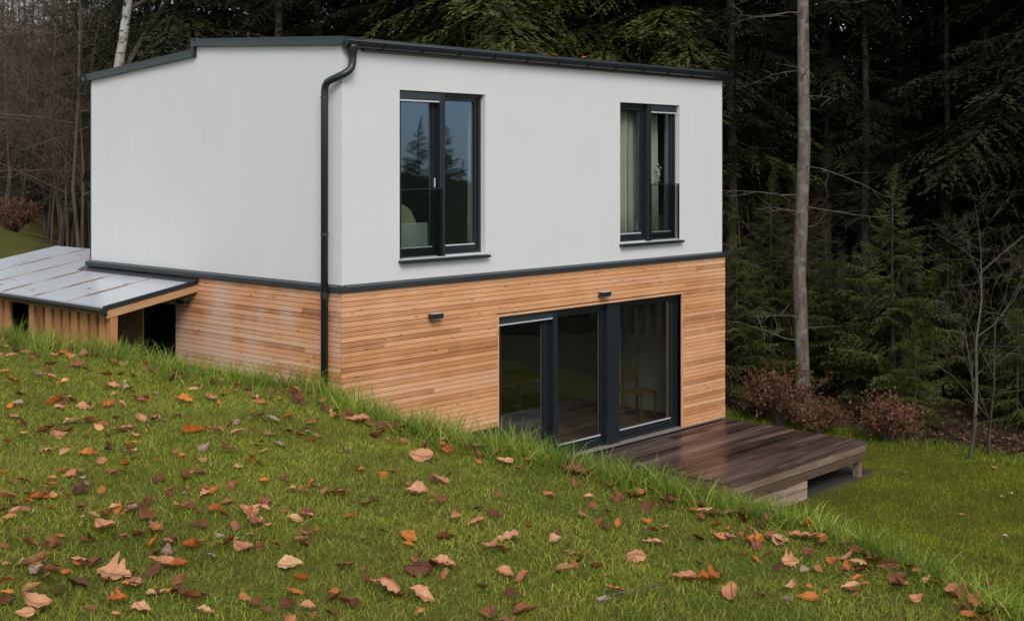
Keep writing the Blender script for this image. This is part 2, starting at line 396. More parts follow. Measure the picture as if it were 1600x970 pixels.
# ------------------------------------------------------------------ house
ZW, ZB = 2.776, 2.70
def grid_wall(mb, plane, a0, a1, z0, z1, d0, d1, holes):
    # wall slab with rectangular holes; plane 'y' runs along x, plane 'x' runs along y
    A = sorted({a0, a1, *[h[0] for h in holes], *[h[1] for h in holes]}); Z = sorted({z0, z1, *[h[2] for h in holes], *[h[3] for h in holes]})
    def solid(i, j):
        if i < 0 or j < 0 or i >= len(A)-1 or j >= len(Z)-1: return False
        ca, cz = (A[i]+A[i+1])/2, (Z[j]+Z[j+1])/2
        return not any(h[0] < ca < h[1] and h[2] < cz < h[3] for h in holes)
    def P(a, d, z): return (a, d, z) if plane == 'y' else (d, a, z)
    def q(*p): mb.add([P(*x) for x in p], [(0,1,2,3)])
    for i in range(len(A)-1):
        for j in range(len(Z)-1):
            if not solid(i, j): continue
            a, b, c, d = A[i], A[i+1], Z[j], Z[j+1]
            q((a,d0,c),(b,d0,c),(b,d0,d),(a,d0,d)); q((a,d1,c),(a,d1,d),(b,d1,d),(b,d1,c))
            if not solid(i-1,j): q((a,d0,c),(a,d0,d),(a,d1,d),(a,d1,c))
            if not solid(i+1,j): q((b,d0,c),(b,d1,c),(b,d1,d),(b,d0,d))
            if not solid(i,j-1): q((a,d0,c),(a,d1,c),(b,d1,c),(b,d0,c))
            if not solid(i,j+1): q((a,d0,d),(b,d0,d),(b,d1,d),(a,d1,d))
house = thing('house', 'two storey house, white plaster above larch boards, dark metal roof edges', 'house')
W1 = (.935, 2.488, 3.047, 5.19); W2 = (5.425, 6.966, 3.047, 5.19); DR = (2.72, 7.0, 0.0, 2.171); SD = (3.6, 4.45, .25, 2.28)
m = MB(); grid_wall(m, 'y', 0, HW, ZW-.1, 5.70, 0, .3, [W1, W2]); m.build('plaster_wall', M['plaster'], house)
m = MB().prism([(.3,ZW-.1),(HL,ZW-.1),(HL,5.54),(3.15,5.745),(3.15,5.875),(.3,5.715)], 'x', 0, .3); m.build('plaster_wall', M['plaster'], house)
m = MB().prism([(.3,-.3),(HL,-.3),(HL,5.54),(3.15,5.745),(3.15,5.875),(.3,5.715)], 'x', HW-.3, HW); m.build('plaster_wall', M['plaster'], house)
m = MB().box(.3, HW-.3, HL-.3, HL, -.3, 5.54); m.build('plaster_wall', M['plaster'], house)
m = MB(); grid_wall(m, 'y', 0, HW, -.3, ZW-.1, 0, .3, [DR]); m.build('base_wall', M['black'], house)
m = MB(); grid_wall(m, 'x', .3, HL, -.3, ZW-.1, 0, .3, [SD]); m.build('base_wall', M['black'], house)
# rear downpipe seen edge-on
m = MB().tube([(.06,HL+.05,5.5),(.06,HL+.05,.2)], .045, 10); m.build('downpipe', M['anthracite'], house, True)
# drip band between plaster and boards
m = MB()
prof = [(0,ZW+.012),(-.075,ZW-.012),(-.075,ZB+.012),(-.066,ZB),(-.04,ZB),(-.04,ZB+.02),(0,ZB+.02)]
m.prism([(p[0], p[1]) for p in prof], 'x', -.06, HW+.05)
m.build('drip_band', M['anthracite_light'], house)
m = MB().prism([(p[0], p[1]) for p in prof], 'y', -.072, HL+.05); m.build('drip_band', M['anthracite_light'], house)
# roof slabs, copings
def roof_z(y): return 5.80+(y/3.15)*.175 if y <= 3.15 else 5.835-(y-3.15)/(HL-3.15)*.205
m = MB().prism([(-.06,roof_z(-.06)-.16),(3.15,roof_z(3.15)-.16),(3.15,roof_z(3.15)-.045),(-.06,roof_z(-.06)-.045)], 'x', .30, HW-.05)
m.prism([(3.15,5.835-.16),(HL+.08,roof_z(HL+.08)-.16),(HL+.08,roof_z(HL+.08)-.05),(3.15,5.835-.05)], 'x', .30, HW-.05)
roof = m.build('roof', M['anthracite'], house)
for xa, xb, sg in ((-.045, .31, -1), (HW-.31, HW+.045, 1)):
    for y0, y1, za, zb in ((-.07, 3.15, roof_z(-.07), roof_z(3.15)), (3.15, HL+.09, 5.835, roof_z(HL+.09))):
        MB().prism([(y0,za-.062),(y1,zb-.062),(y1,zb),(y0,za)], 'x', xa, xb).build('coping', M['anthracite'], roof)
        xo = (xa-.018, xa+.03) if sg < 0 else (xb-.03, xb+.018)
        MB().prism([(y0-.006,za-.108),(y1+.006,zb-.108),(y1+.006,zb-.05),(y0-.006,za-.05)], 'x', *xo).build('coping_lip', M['anthracite_light'], roof)
    MB().box(xa-.012, xb, 3.115, 3.175, 5.72, roof_z(3.15)+.004).build('step_coping', M['anthracite'], roof)
MB().prism([(.0,roof_z(0)-.045),(.05,roof_z(0)+.004),(.06,roof_z(0)-.04)], 'x', .3, HW-.3).build('roof_edge', M['anthracite_light'], roof)
MB().box(.31, HW-.31, 3.12, 3.16, 5.7, roof_z(3.15)-.01).build('step_flashing', M['anthracite'], roof)
# gutters
def gutter(x0, x1, yc, zc, r, parent, axis='x'):
    pr = [(yc+r*math.cos(a), zc+r*math.sin(a)) for a in np.linspace(math.pi, 2*math.pi, 11)]
    pi = [(yc+(r-.008)*math.cos(a), zc+(r-.008)*math.sin(a)) for a in np.linspace(2*math.pi, math.pi, 11)]
    lip = [(pr[0][0]-.006, zc+.012), (pr[0][0]+.012, zc+.012)]
    m = MB(); m.prism(pr+pi, axis, x0, x1)
    g = m.build('gutter', M['anthracite'], parent)
    MB().tube([(x0,yc-r,zc+.004),(x1,yc-r,zc+.004)] if axis == 'x' else [(yc-r,x0,zc+.004),(yc-r,x1,zc+.004)], .010, 6).build('gutter_bead', M['anthracite_light'], g, True)
    for e in (x0, x1):
        MB().prism(pr, axis, e-.003, e+.003).build('end_cap', M['anthracite'], g)
    return g
gut = gutter(-.03, HW+.09, -.088, 5.738, .072, house)
for i in range(12):
    x = .55+i*.66
    pr = [(-.088+.079*math.cos(a), 5.738+.079*math.sin(a)) for a in np.linspace(math.pi, 2*math.pi, 9)]
    pi = [(-.088+.071*math.cos(a), 5.738+.071*math.sin(a)) for a in np.linspace(2*math.pi, math.pi, 9)]
    MB().prism(pr+pi, 'x', x-.013, x+.013).build('gutter_bracket', M['black'], gut)
gutter(-.08, HW+.09, HL+.10, 5.57, .06, house)
# downpipe with swan neck
dp = MB().tube([(.09,-.09,5.70),(.09,-.09,5.66),(.09,-.09,5.60),(.09,-.09,5.52),(.088,-.09,5.47),(.07,-.092,5.42),(.03,-.088,5.375),(-.03,-.062,5.335),(-.075,0,5.30),(-.095,.09,5.27),(-.10,.155,5.245),(-.10,.195,5.20),(-.10,.208,5.14),(-.10,.21,5.05),(-.10,.21,1.0)],
     [.075,.072,.052,.046]+[.0455]*11, 16).build('downpipe', M['anthracite'], house, True)
for z in (5.06, 3.4):
    MB().tube([(-.10,.21,z-.014),(-.10,.21,z+.014)], .051, 16).build('pipe_clip', M['anthracite_light'], dp)
    MB().tube([(-.06,.24,z),(.0,.265,z)], .005, 6).build('clip_screw', M['alu'], dp)
MB().tube([(-.10,.21,2.70),(-.10,.21,2.62)], .0505, 16).build('pipe_socket', M['anthracite'], dp)
# boards
PIT = .0614; nb = 0
def runs(a, b, lo=1.5, hi=4.2):
    r = [a]; x = a + random.uniform(.6, hi)
    while x < b-.5: r.append(x); x += random.uniform(lo, hi)
    return list(zip(r, r[1:]+[b]))
z = ZB+.002; row = 0
while z > .02:
    zt, zb_ = z, max(z-PIT+.0053, .008)
    segs = []
    if zt > DR[3]+.04: segs = [(-.034, HW+.034)]
    else:
        if zb_ > .66: segs.append((-.034, 2.695))
        segs.append((7.02, HW+.034))
    for a_, b_ in segs:
        for x0, x1 in runs(a_, b_):
            p = random.uniform(0, .007)
            MB().cbox(x0+.001, x1-.001, -.034-p, -.012, zb_, zt, 'x', .004).build('board', M['larch_x'], house)
    segs = []
    if zb_ > 1.46: segs = [(-.010, 3.58)]
    if zb_ > .3: segs.append((4.64, HL+.03))
    if zt > 2.36: segs = [(-.010, HL+.03)]
    for a_, b_ in segs:
        for y0, y1 in runs(a_, b_):
            p = random.uniform(0, .007)
            MB().cbox(-.034-p, -.012, y0+.001, y1-.001, zb_, zt, 'y', .004).build('board', M['larch_y'], house)
    z -= PIT
MB().box(-.038, -.011, 4.45, 4.63, .25, 2.30).build('door_post', M['larch_z'], house)
MB().box(-.036, -.011, 3.56, 4.47, 2.285, 2.35).build('door_lintel', M['larch_y'], house)
MB().cbox(-.02, 2.70, -.05, 0, .55, .66, 'x', .004).build('plinth_flashing', M['anthracite'], house)
# side door leaf
sd = MB().box(.10, .15, 3.62, 4.43, .26, 2.27).build('side_door', M['black'], house)
MB().box(.085, .10, 3.70, 3.735, 1.18, 1.32).build('handle', M['anthracite'], sd)
# windows
def member(m, a, b, c, d, y0, y1): m.box(a, b, y0, y1, c, d)
def sash(par, x0, x1, z0, z1, st, y=.105, bottom=.075, top=.05, gm='glass'):
    m = MB(); member(m, x0, x0+st, z0, z1, y, y+.06); member(m, x1-st, x1, z0, z1, y, y+.06)
    member(m, x0+st, x1-st, z0, z0+bottom, y+.001, y+.059); member(m, x0+st, x1-st, z1-top, z1, y+.001, y+.059)
    s = m.build('sash', M['frame'], par)
    MB().box(x0+st-.004, x1-st+.004, y+.028, y+.034, z0+bottom-.004, z1-top+.004).build('pane', M[gm], par)
    MB().box(x0+st+.002, x1-st-.002, y-.004, y+.012, z0+bottom-.004, z0+bottom+.012).build('glazing_bead', M['alu'], par)
    MB().box(x1-st-.012, x1-st, y+.036, y+.05, z0+bottom+.01, z1-top).build('spacer', M['concrete'], par)
    return s
def window(o, rail_left):
    x0, x1, z0, z1 = o; t = .05; mid = (x0+x1)/2
    m = MB(); member(m, x0, x0+t, z0, z1, .085, .18); member(m, x1-t, x1, z0, z1, .085, .18)
    member(m, x0+t, x1-t, z0, z0+t, .086, .179); member(m, x0+t, x1-t, z1-t, z1, .086, .179)
    w = m.build('window', M['frame'], house)
    MB().cbox(mid-.046, mid+.046, .02, .17, z0+.003, z1-.003, 'z', .004).build('mullion', M['mullion'], w)
    sash(w, x0+t+.002, mid-.047, z0+t+.002, z1-t-.002, .065); sash(w, mid+.047, x1-t-.002, z0+t+.002, z1-t-.002, .05)
    a, b = (x0+.012, mid-.048) if rail_left else (mid+.048, x1-.05)
    bl = MB().cbox(a, b, .025, .085, z1-.115, z1-.006, 'x', .006).build('blind_box', M['anthracite_light'], w)
    MB().box(a+.005, b-.005, .03, .075, z1-.135, z1-.1155).build('blind_slat', M['alu'], w)
    a, b = (x0+.008, mid-.01) if rail_left else (mid+.01, x1-.008)
    MB().box(a, b, .004, .014, z0+.01, 3.925).build('balustrade_pane', M['glass'], w)
    MB().box(a, b, .000, .018, 3.925, 3.937).build('balustrade_edge', M['frame'], w)
    for e in (a, b-.02) : MB().box(e, e+.02, -.002, .020, z0+.012, 3.922).build('balustrade_post', M['frame'], w)
    m = MB().prism([(-.075,z0-.052),(-.075,z0-.018),(.0865,z0-.001),(.0865,z0-.03)], 'x', x0-.02, x1+.035)
    m.build('sill', M['anthracite'], w)
    MB().box(x0+.01, x1-.02, .072, .0845, z0+.002, z0+.014).build('sill_strip', M['alu'], w)
    if rail_left:
        MB().cbox(mid-.085, mid-.072, .082, .102, 3.95, 4.07, 'z', .003).build('handle', M['alu'], w)
    return w
window(W1, True); window(W2, False)
# sliding door
x0, x1, z0, z1 = DR
m = MB(); member(m, x0, x0+.06, .03, z1, .06, .18); member(m, x1-.055, x1, .03, z1, .06, .18); member(m, x0+.06, x1-.055, z1-.06, z1, .061, .179); member(m, x0+.06, x1-.055, .03, .075, .061, .179)
dw = m.build('sliding_door', M['frame'], house)
MB().cbox(3.905, 3.995, .01, .17, .03, z1-.003, 'z', .004).build('mullion', M['mullion'], dw)
MB().cbox(5.14, 5.435, .012, .17, .03, z1-.003, 'z', .004).build('mullion', M['mullion'], dw)
sash(dw, 2.782, 3.903, .077, z1-.062, .12, .10, .10, .07, 'door_glass'); sash(dw, 3.998, 5.138, .077, z1-.062, .06, .10, .10, .07, 'door_glass'); sash(dw, 5.437, 6.943, .077, z1-.062, .085, .10, .10, .05, 'door_glass')
MB().cbox(2.74, 3.90, .015, .075, z1-.115, z1-.006, 'x', .006).build('blind_box', M['anthracite_light'], dw)
MB().box(2.745, 3.895, .02, .07, z1-.135, z1-.1155).build('blind_slat', M['alu'], dw)
MB().cbox(2.60, HW+.02, -.062, .06, .004, .029, 'x', .004).build('threshold', M['concrete'], house)
MB().box(2.70, 7.02, -.036, .058, z1-.002, z1+.03).build('door_lining', M['larch_x'], house)
MB().box(7.0, 7.018, -.037, .058, .03, z1).build('door_lining', M['larch_z'], house)
MB().box(2.698, 2.718, -.037, .058, .03, z1).build('door_lining', M['larch_z'], house)
# inside
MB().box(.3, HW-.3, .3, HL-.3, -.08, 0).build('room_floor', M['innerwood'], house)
MB().box(.3, HW-.3, .3, HL-.3, 2.52, 2.95).build('room_floor', M['inner'], house)
MB().box(.3, HW-.3, .3, HL-.3, 5.40, 5.52).build('room_ceiling', M['inner'], house)
MB().box(4.15, 4.27, .3, HL-.3, 2.95, 5.40).build('inner_wall', M['inner'], house)  # unseen partitions from here on, put in to darken the rooms
MB().box(.305, 4.15, 3.9, 4.0, 2.95, 5.40).build('inner_wall', M['inner'], house)
MB().box(4.27, HW-.305, 3.6, 3.7, 2.95, 5.40).build('inner_wall', M['inner'], house)
MB().box(.305, 6.1, 4.6, 4.7, 0, 2.52).build('inner_wall', M['inner'], house)
MB().box(7.0, 7.35, 1.5, 1.62, 0, 2.52).build('inner_wall', M['inner'], house)
MB().box(5.6, 5.85, 3.0, 3.25, 0, 2.52).build('pillar', M['inner'], house)
for (a, b, c, d) in ((.3,.302,.3,HL-.3),(HW-.302,HW-.3,.3,HL-.3)):
    MB().box(a, b, c, d, 0, 2.52).build('inner_lining', M['inner'], house); MB().box(a, b, c, d, 2.95, 5.40).build('inner_lining', M['inner'], house)
# furniture behind the glass
def at_front(px, py, y):
    d = ray(px, py); t = (y-CAM[1])/d[1]; return CAM+t*d
bx = at_front(668, 360, .75)[0]
bed = thing('bed', 'white bed with a beige blanket inside the upper window', 'bed', (bx-1.15, .75, 2.95))
MB().cbox(0, 1.15, 0, .06, 0, .50, 'x', .01).build('side_panel', M['white'], bed)
MB().box(.10, 1.05, -.006, .0, .05, .24).build('drawer', M['white'], bed); MB().box(.10, 1.05, -.006, .0, .27, .44).build('drawer', M['white'], bed)
MB().cbox(0, 1.15, .065, 1.6, .12, .42, 'x', .03).build('mattress', M['white'], bed)
m = MB(); pr = [(x, .42+.37*max(0, 1-abs((x-.42)/.56)**3.2)**.6) for x in np.linspace(-.12, .96, 17)]
m.prism([(pr[0][0], .40)]+pr+[(pr[-1][0], .40)], 'y', .03, 1.2); m.build('blanket', M['beige'], bed)
def curtain(x0, x1, y, z0, z1, label, amp=.06, wl=.15):
    n = int((x1-x0)/.012); xs = np.linspace(x0, x1, n); ph = random.uniform(0, 6)
    yy = y+amp*np.sin(xs*2*math.pi/wl+ph+.8*np.sin(xs*7)); vs = []; fs = []
    for i in range(n):
        for kz in range(5):
            tt = kz/4; vs.append((xs[i]+.01*math.sin(3*tt+i*.3), y+(yy[i]-y)*(1-.35*tt), z0+(z1-z0)*tt))
    for i in range(n-1):
        for kz in range(4): a = i*5+kz; fs.append((a, a+5, a+6, a+1))
    o = MB().add(vs, fs).build('curtain', M['curtain'], None, True)
    sm = o.modifiers.new('thick', 'SOLIDIFY'); sm.thickness = .003
    return tag(o, label, 'curtain')
curtain(5.52, 6.05, .34, 2.96, 5.30, 'pale grey green curtain with dark gap beside the mullion')
curtain(6.02, 6.42, .36, 2.96, 5.30, 'pale curtain hanging behind the plain fixed window pane')
curtain(6.50, 6.80, .36, 2.96, 5.30, 'narrow pinkish pale curtain behind the window glass guard')
curtain(7.05, 7.3, .33, 2.96, 5.30, 'slim curtain gathered at the end of the window')
curtain(2.50, 2.72, .33, 2.96, 5.30, 'slim beige curtain gathered beside the window over the bed')
lx = at_front(998, 345, .26)
tl = thing('table_lamp', 'small white table lamp with pleated shade inside curtained window', 'lamp', (lx[0], .262, 3.05))
MB().box(-.09,.09,-.04,.04,-.1,.0).build('stand', M['white'], tl)
MB().tube([(0,0,0),(0,0,.02),(0,0,.03),(0,0,.06),(0,0,.10),(0,0,.14),(0,0,.17)], [.055,.055,.02,.045,.03,.045,.015], 12).build('base', M['white'], tl, True)
MB().tube([(0,0,.16),(0,0,.28)], [.065,.042], 14, False).build('lamp_shade', M['white'], tl, True)
fx = at_front(1028, 272, .3)
fl = MB()
for i in range(26):
    a = random.uniform(0, 6.28); r = random.uniform(0, .075); zz = random.uniform(-.13,.1); s = random.uniform(.015,.03)
    fl.tube([(r*math.cos(a), .02*random.random(), zz+r*math.sin(a)*.6), (r*math.cos(a)+s*.5, .01, zz+r*math.sin(a)*.6+s)], [s, s*.3], 5)
tag(fl.build('flower_ornament', M['white'], None, False, (fx[0], .29, fx[2])), 'white lacy flower ornament hanging in front of curtain', 'ornament')
pk = MB().tube([(0,0,0),(0,0,.05),(0,0,.2),(0,0,.36),(0,0,.46)], [.06,.13,.16,.12,.05], 12).build('cushion', M['pink'], None, True, (at_front(1037,345,.45)[0], .52, 2.951))
tag(pk, 'dusky pink cushion standing behind the window glass guard', 'cushion')
dt = thing('dining_table', 'long wooden dining table inside the sliding doors', 'table', (4.0, 1.9, 0))
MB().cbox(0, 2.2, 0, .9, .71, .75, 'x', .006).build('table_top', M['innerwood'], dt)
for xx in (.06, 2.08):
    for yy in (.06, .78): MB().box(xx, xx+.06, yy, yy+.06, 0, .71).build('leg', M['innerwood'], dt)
ch = thing('cantilever_chair', 'chair with pale bent tube frame by the dining table', 'chair', (3.75, 1.35, 0))
for s in (0, .44): MB().tube([(s,.45,.85),(s,.42,.5),(s,.4,.45),(s,0,.45),(s,-.03,.4),(s,.02,.03),(s,.45,.02)], .014, 6).build('tube_frame', M['beige'], ch, True)
MB().box(0,.44,.0,.40,.455,.485).build('seat', M['redbox'], ch); MB().box(0,.44,.43,.455,.58,.86).build('backrest', M['redbox'], ch)
cb = thing('cabinet', 'red brown cabinet with pale open end standing against inner wall', 'cabinet', (5.3, 4.12, 0))
MB().box(0,.75,0,.45,0,1.15).build('body', M['redbox'], cb); MB().box(.752,1.25,0,.45,0,1.2).build('side_unit', M['inner'], cb); MB().box(.03,.36,-.012,0,.04,1.1).build('door', M['redbox'], cb); MB().box(.38,.72,-.012,0,.04,1.1).build('door', M['redbox'], cb)
pp = thing('pot_plant', 'small green pot plant on the dining table', 'plant', (4.6, 2.2, .75))
MB().tube([(0,0,0),(0,0,.12)], [.05,.07], 10).build('pot', M['white'], pp)
m = MB()
for i in range(22):
    a = random.uniform(0,6.28); e = random.uniform(.1,.22); h = random.uniform(.15,.33)
    m.add([(0,0,.1),(e*math.cos(a)*.6-.02,e*math.sin(a)*.6,h),(e*math.cos(a),e*math.sin(a),h*.95),(e*math.cos(a)*.6+.02,e*math.sin(a)*.6,h*1.02)], [(0,1,2,3)])
m.build('foliage', M['plant'], pp)
wc = thing('wooden_chair', 'small wooden chair inside beside the end door pane', 'chair', (6.95, .75, 0))
for xx in (0,.38):
    for yy in (0,.38): MB().box(xx, xx+.035, yy, yy+.035, 0, .45 if yy == 0 else .86).build('leg', M['innerwood'], wc)
MB().box(-.01,.425,-.01,.425,.452,.48).build('seat', M['innerwood'], wc); MB().box(.036,.379,.385,.405,.62,.85).build('backrest', M['innerwood'], wc)
# wall lamps
def wall_lamp(loc, rz, label):
    t = thing('wall_lamp', label, 'lamp', loc, rz, None)
    MB().cbox(-.09, .09, -.115, -.022, -.035, .03, 'x', .004).build('housing', M['anthracite'], t)
    MB().box(-.086, .086, -.111, -.026, .0302, .036).build('cap', M['alu'], t)
    MB().box(-.075, .075, -.10, -.035, -.043, -.0352).build('diffuser', M['lampglow'], t)
    MB().box(-.05, .05, -.0218, .001, -.03, .025).build('back_plate', M['anthracite'], t)
    return t
wall_lamp((1.47, -.036, 2.30), 0, 'dark box wall lamp on boards below the wide upper window by the downpipe')
wall_lamp((4.93, -.036, 2.325), 0, 'dark box wall lamp on boards just above the sliding doors')
wall_lamp((-.036, 3.30, 2.36), -math.pi/2, 'dark box wall lamp tucked under the shed roof edge')

# ------------------------------------------------------------------ deck
deck = thing('wooden_deck', 'wet dark wooden terrace deck outside the sliding doors', 'deck', (6.3, -1.3, -.5))
def dl(o): o.location = (-6.3, 1.3, .5); return o
DX0, DX1, DY0 = 4.51, 8.185, -2.62
y = -.10; i = 0
while y > DY0+.05:
    w = min(.1355, y-DY0+.02)
    jit = random.uniform(-.004, .004); zt = random.uniform(-.0025, .0)
    cuts = [(DX0+jit, DX1+random.uniform(-.004,.004))]
    if i % 3 == 1:
        c = random.uniform(5.6, 7.2); cuts = [(cuts[0][0], c-.002), (c+.002, cuts[0][1])]
    for a_, b_ in cuts:
        dl(MB().cbox(a_, b_, y-w, y, -.029+zt, zt, 'x', .004).build('board', M['deck'], deck))
    y -= .145; i += 1
zz = [(-.034,-.160,DX0,DX1),(-.172,-.288,DX0,DX1),(-.300,-.402,DX0,6.44),(-.414,-.56,DX0,6.44)]
for a_, b_, c_, d_ in zz:
    dl(MB().cbox(c_+.03, d_, DY0+.005, DY0+.032, b_, a_, 'x', .003).build('fascia_board', M['fascia'], deck))
    dl(MB().cbox(DX0+.001, DX0+.028, DY0+.004, -.1, b_, a_, 'y', .003).build('fascia_board', M['fascia'], deck))
    if d_ == DX1: dl(MB().cbox(DX1-.03, DX1-.002, DY0+.033, -.1, b_, a_, 'y', .003).build('fascia_board', M['fascia'], deck))
for xx, yy in ((8.08,-2.53),(8.08,-1.0),(6.40,-2.53),(4.62,-2.50)):
    dl(MB().box(xx-.05, xx+.05, yy-.05, yy+.05, -.70, -.032).build('post', M['fascia'], deck))
for kx in range(6):
    xx = 4.7+kx*.64; dl(MB().box(xx, xx+.05, DY0+.04, -.1, -.16, -.034).build('joist', M['black'], deck))
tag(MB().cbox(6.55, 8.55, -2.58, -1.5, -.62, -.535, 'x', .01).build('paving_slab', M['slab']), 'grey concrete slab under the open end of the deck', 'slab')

# ------------------------------------------------------------------ lean-to shed
shed = thing('lean_to_shed', 'low timber lean-to shed with pale sheet roof against the house', 'shed', (-.7, 4.6, .3))
def shl(o): o.location = (.7, -4.6, -.3); return o
RS = (2.665-2.415)/1.42
def rz_(x): return 2.665+RS*x
ys = [3.05, 4.02, 4.98, 5.92, 6.86, 7.8, 8.9]
for a_, b_ in zip(ys[:-1], ys[1:]):
    xr = -.035 if b_ < 6.05 else .95
    xl = -1.44
    shl(MB().prism([(xl,rz_(xl)-.022),(xr,rz_(xr)-.022),(xr,rz_(xr)),(xl,rz_(xl))], 'y', a_+.008, b_-.008).build('roof_panel', M['sheet'], shed))
    if a_ > 3.1:
        xq = -.035 if a_ < 5.95 else .95
        shl(MB().prism([(xl,rz_(xl)-.03),(xq,rz_(xq)-.03),(xq,rz_(xq)+.004),(xl,rz_(xl)+.004)], 'y', a_-.007, a_+.007).build('seam_strip', M['seam'], shed))
shl(MB().prism([(-1.45,rz_(-1.45)-.05),(-.04,rz_(-.04)-.05),(-.04,rz_(-.04)+.012),(-1.45,rz_(-1.45)+.012)], 'y', 3.02, 3.052).build('edge_trim', M['anthracite'], shed))
shl(MB().prism([(-1.40,rz_(-1.40)-.16),(-.04,rz_(-.04)-.15),(-.04,rz_(-.04)-.052),(-1.40,rz_(-1.40)-.052)], 'y', 3.03, 3.09).build('rafter', M['beam'], shed))
for yq in (3.95, 5.2, 6.4, 7.6, 8.8):
    shl(MB().prism([(-1.40,rz_(-1.40)-.14),(-.04,rz_(-.04)-.14),(-.04,rz_(-.04)-.03),(-1.40,rz_(-1.40)-.03)], 'y', yq, yq+.06).build('rafter', M['beam'], shed))
shl(MB().prism([(-.16,rz_(-.16)+.004),(-.04,rz_(-.04)+.035),(-.04,rz_(-.04)+.004)], 'y', 3.0, 6.12).build('wall_flashing', M['anthracite'], shed))
g = gutter(2.98, 8.95, -1.475, rz_(-1.44)-.035, .055, shed, 'y'); shl(g)
shl(MB().box(-1.40, -1.34, 3.05, 8.9, rz_(-1.40)-.13, rz_(-1.40)-.035).build('wall_plate', M['beam'], shed))
def on_x(px, py, X):
    d = ray(px, py); t = (X-CAM[0])/d[0]; return CAM+t*d
edges = [on_x(px, 500, -1.33)[1] for px in (180.5,166.7,154,140.6,124.7,111,97.5,84,70,56.7,44.5)]
zt = rz_(-1.33)-.135
shl(MB().cbox(-1.345, -1.24, 3.04, edges[1]-.012, .3, zt, 'z', .005).build('corner_post', M['slat'], shed))
for e0, e1 in zip(edges[1:-1], edges[2:]):
    pr = random.uniform(0,.012)
    shl(MB().cbox(-1.352-pr, -1.285, e0+.022, e1-.058, .3, zt, 'z', .004).build('slat', M['slat'], shed))
shl(MB().box(-1.283, -1.265, edges[1]+.01, edges[-1], .3, zt).build('shade_backing', M['black'], shed))  # black colour stands in for the shadow between the slats
y = on_x(14.5, 500, -1.33)[1]
while y < 8.8:
    shl(MB().cbox(-1.335, -1.285, y, y+.15, .3, zt, 'z', .004).build('slat', M['slat'], shed)); y += .21
shl(MB().box(-1.283, -1.265, on_x(14.5,500,-1.33)[1], 8.85, .3, zt).build('shade_backing', M['black'], shed))  # black again in place of shadow behind the remaining slats
shl(MB().box(-1.0, -.98, edges[-1]-.2, on_x(14.5,500,-1.33)[1]+1.6, .3, 2.3).build('shade_sheet', M['black'], shed))  # added black sheet standing in for the dark inside of the shed
# larch needles lying along the seams of the roof sheets
V = []; F = []
for a_ in ys[1:-1]:
    for q in range(900):
        x = random.uniform(-1.4, .9 if a_ > 6 else -.1)
        if math.sin(x*7+a_*5)+random.random()*1.2 < .35: continue
        V.append((x, a_+random.gauss(0,.011), rz_(x)+.006))
for q in range(20):
    cx, cy = random.uniform(-1.3,.8), random.uniform(3.2,8.7)
    if cy < 6 and cx > -.15: continue
    sx = random.uniform(.02,.07)
    for w in range(22): V.append((cx+random.gauss(0,.02), cy+random.gauss(0,sx), rz_(cx)+.006))
    
VV = []
for (x, y, z) in V:
    a = random.uniform(0,6.28); l = random.uniform(.012,.03)
    if x > -.05 and y < 6.05: x = -.1
    z = rz_(x)+.005
    n0 = len(VV); VV += [(x,y,z),(x+l*math.cos(a),y+l*math.sin(a),z+RS*l*math.cos(a)+.004),(x-l*.6*math.sin(a),y+l*.6*math.cos(a),z+.001)]
    F.append((n0,n0+1,n0+2))
o = link('needle_litter', npmesh('needle_litter', VV, F, M['rustneedle']), shed); shl(o); tag(o, kind='stuff')
# two orange leaves on the house roof edge are added with the other leaves

# ------------------------------------------------------------------ trees
def rotz(P, a):
    c, s = math.cos(a), math.sin(a); Q = P.copy(); Q[:, 0] = P[:, 0]*c-P[:, 1]*s; Q[:, 1] = P[:, 0]*s+P[:, 1]*c; return Q
def bough(rg, L=1.0, droop=.35, tw=.085, tuft=.06, wid=.05, jag=1.0):
    # a flat feathery conifer bough along +x, length 1; returns triangles (n,3,3)
    T = []
    def axis(t): return np.array([t*L, .03*math.sin(t*5), L*(.10*t-droop*t*t+.10*droop*t**3)])
    n = max(3, int(L/tw))
    for i in range(n):
        t = .10+.9*(i+rg.uniform(-.3,.3))/n
        base = axis(t)
        for sd in (-1, 1):
            ln = L*(.40*(1-t)**.75+.06)*rg.uniform(.55, 1.2)
            an = rg.uniform(.75, 1.15); d = np.array([math.cos(an), sd*math.sin(an), rg.uniform(-.45, .02)]); d /= np.linalg.norm(d)
            m = max(2, int(ln/tuft)); 
            for j in range(m):
                u = (j+.3)/m; p = base+d*ln*u; p[2] -= .28*ln*u*u
                for s2 in (-1, 1):
                    side = np.array([-d[1], d[0], 0])*s2
                    tip = p+d*tuft*1.3+side*wid*rg.uniform(.6,1.2)*(1.15-u)+np.array([0,0,rg.uniform(-.035,.02)])*jag
                    T.append((p-d*tuft*.25, tip, p+d*tuft*.85+np.array([0,0,-.004])))
    return np.array(T)
rg = np.random.default_rng(3)
BO = [bough(rg, 2.2, rg.uniform(.25,.45), .10, .075, .055) for _ in range(5)]
BOC = [bough(rg, 2.2, rg.uniform(.25,.45), .22, .16, .10) for _ in range(4)]
BOY = [bough(rg, 1.0, rg.uniform(.05,.22), .055, .042, .034) for _ in range(5)]
def put(T, scale, pitch, az, base):
    P = T.reshape(-1, 3)*scale; c, s = math.cos(pitch), math.sin(pitch)
    Q = np.stack([P[:, 0]*c-P[:, 2]*s, P[:, 1], P[:, 0]*s+P[:, 2]*c], 1)
    return rotz(Q, az)+np.asarray(base)
def tris(name, parts, mat):
    V = np.concatenate(parts); return npmesh(name, V, np.arange(len(V)).reshape(-1, 3), mat)
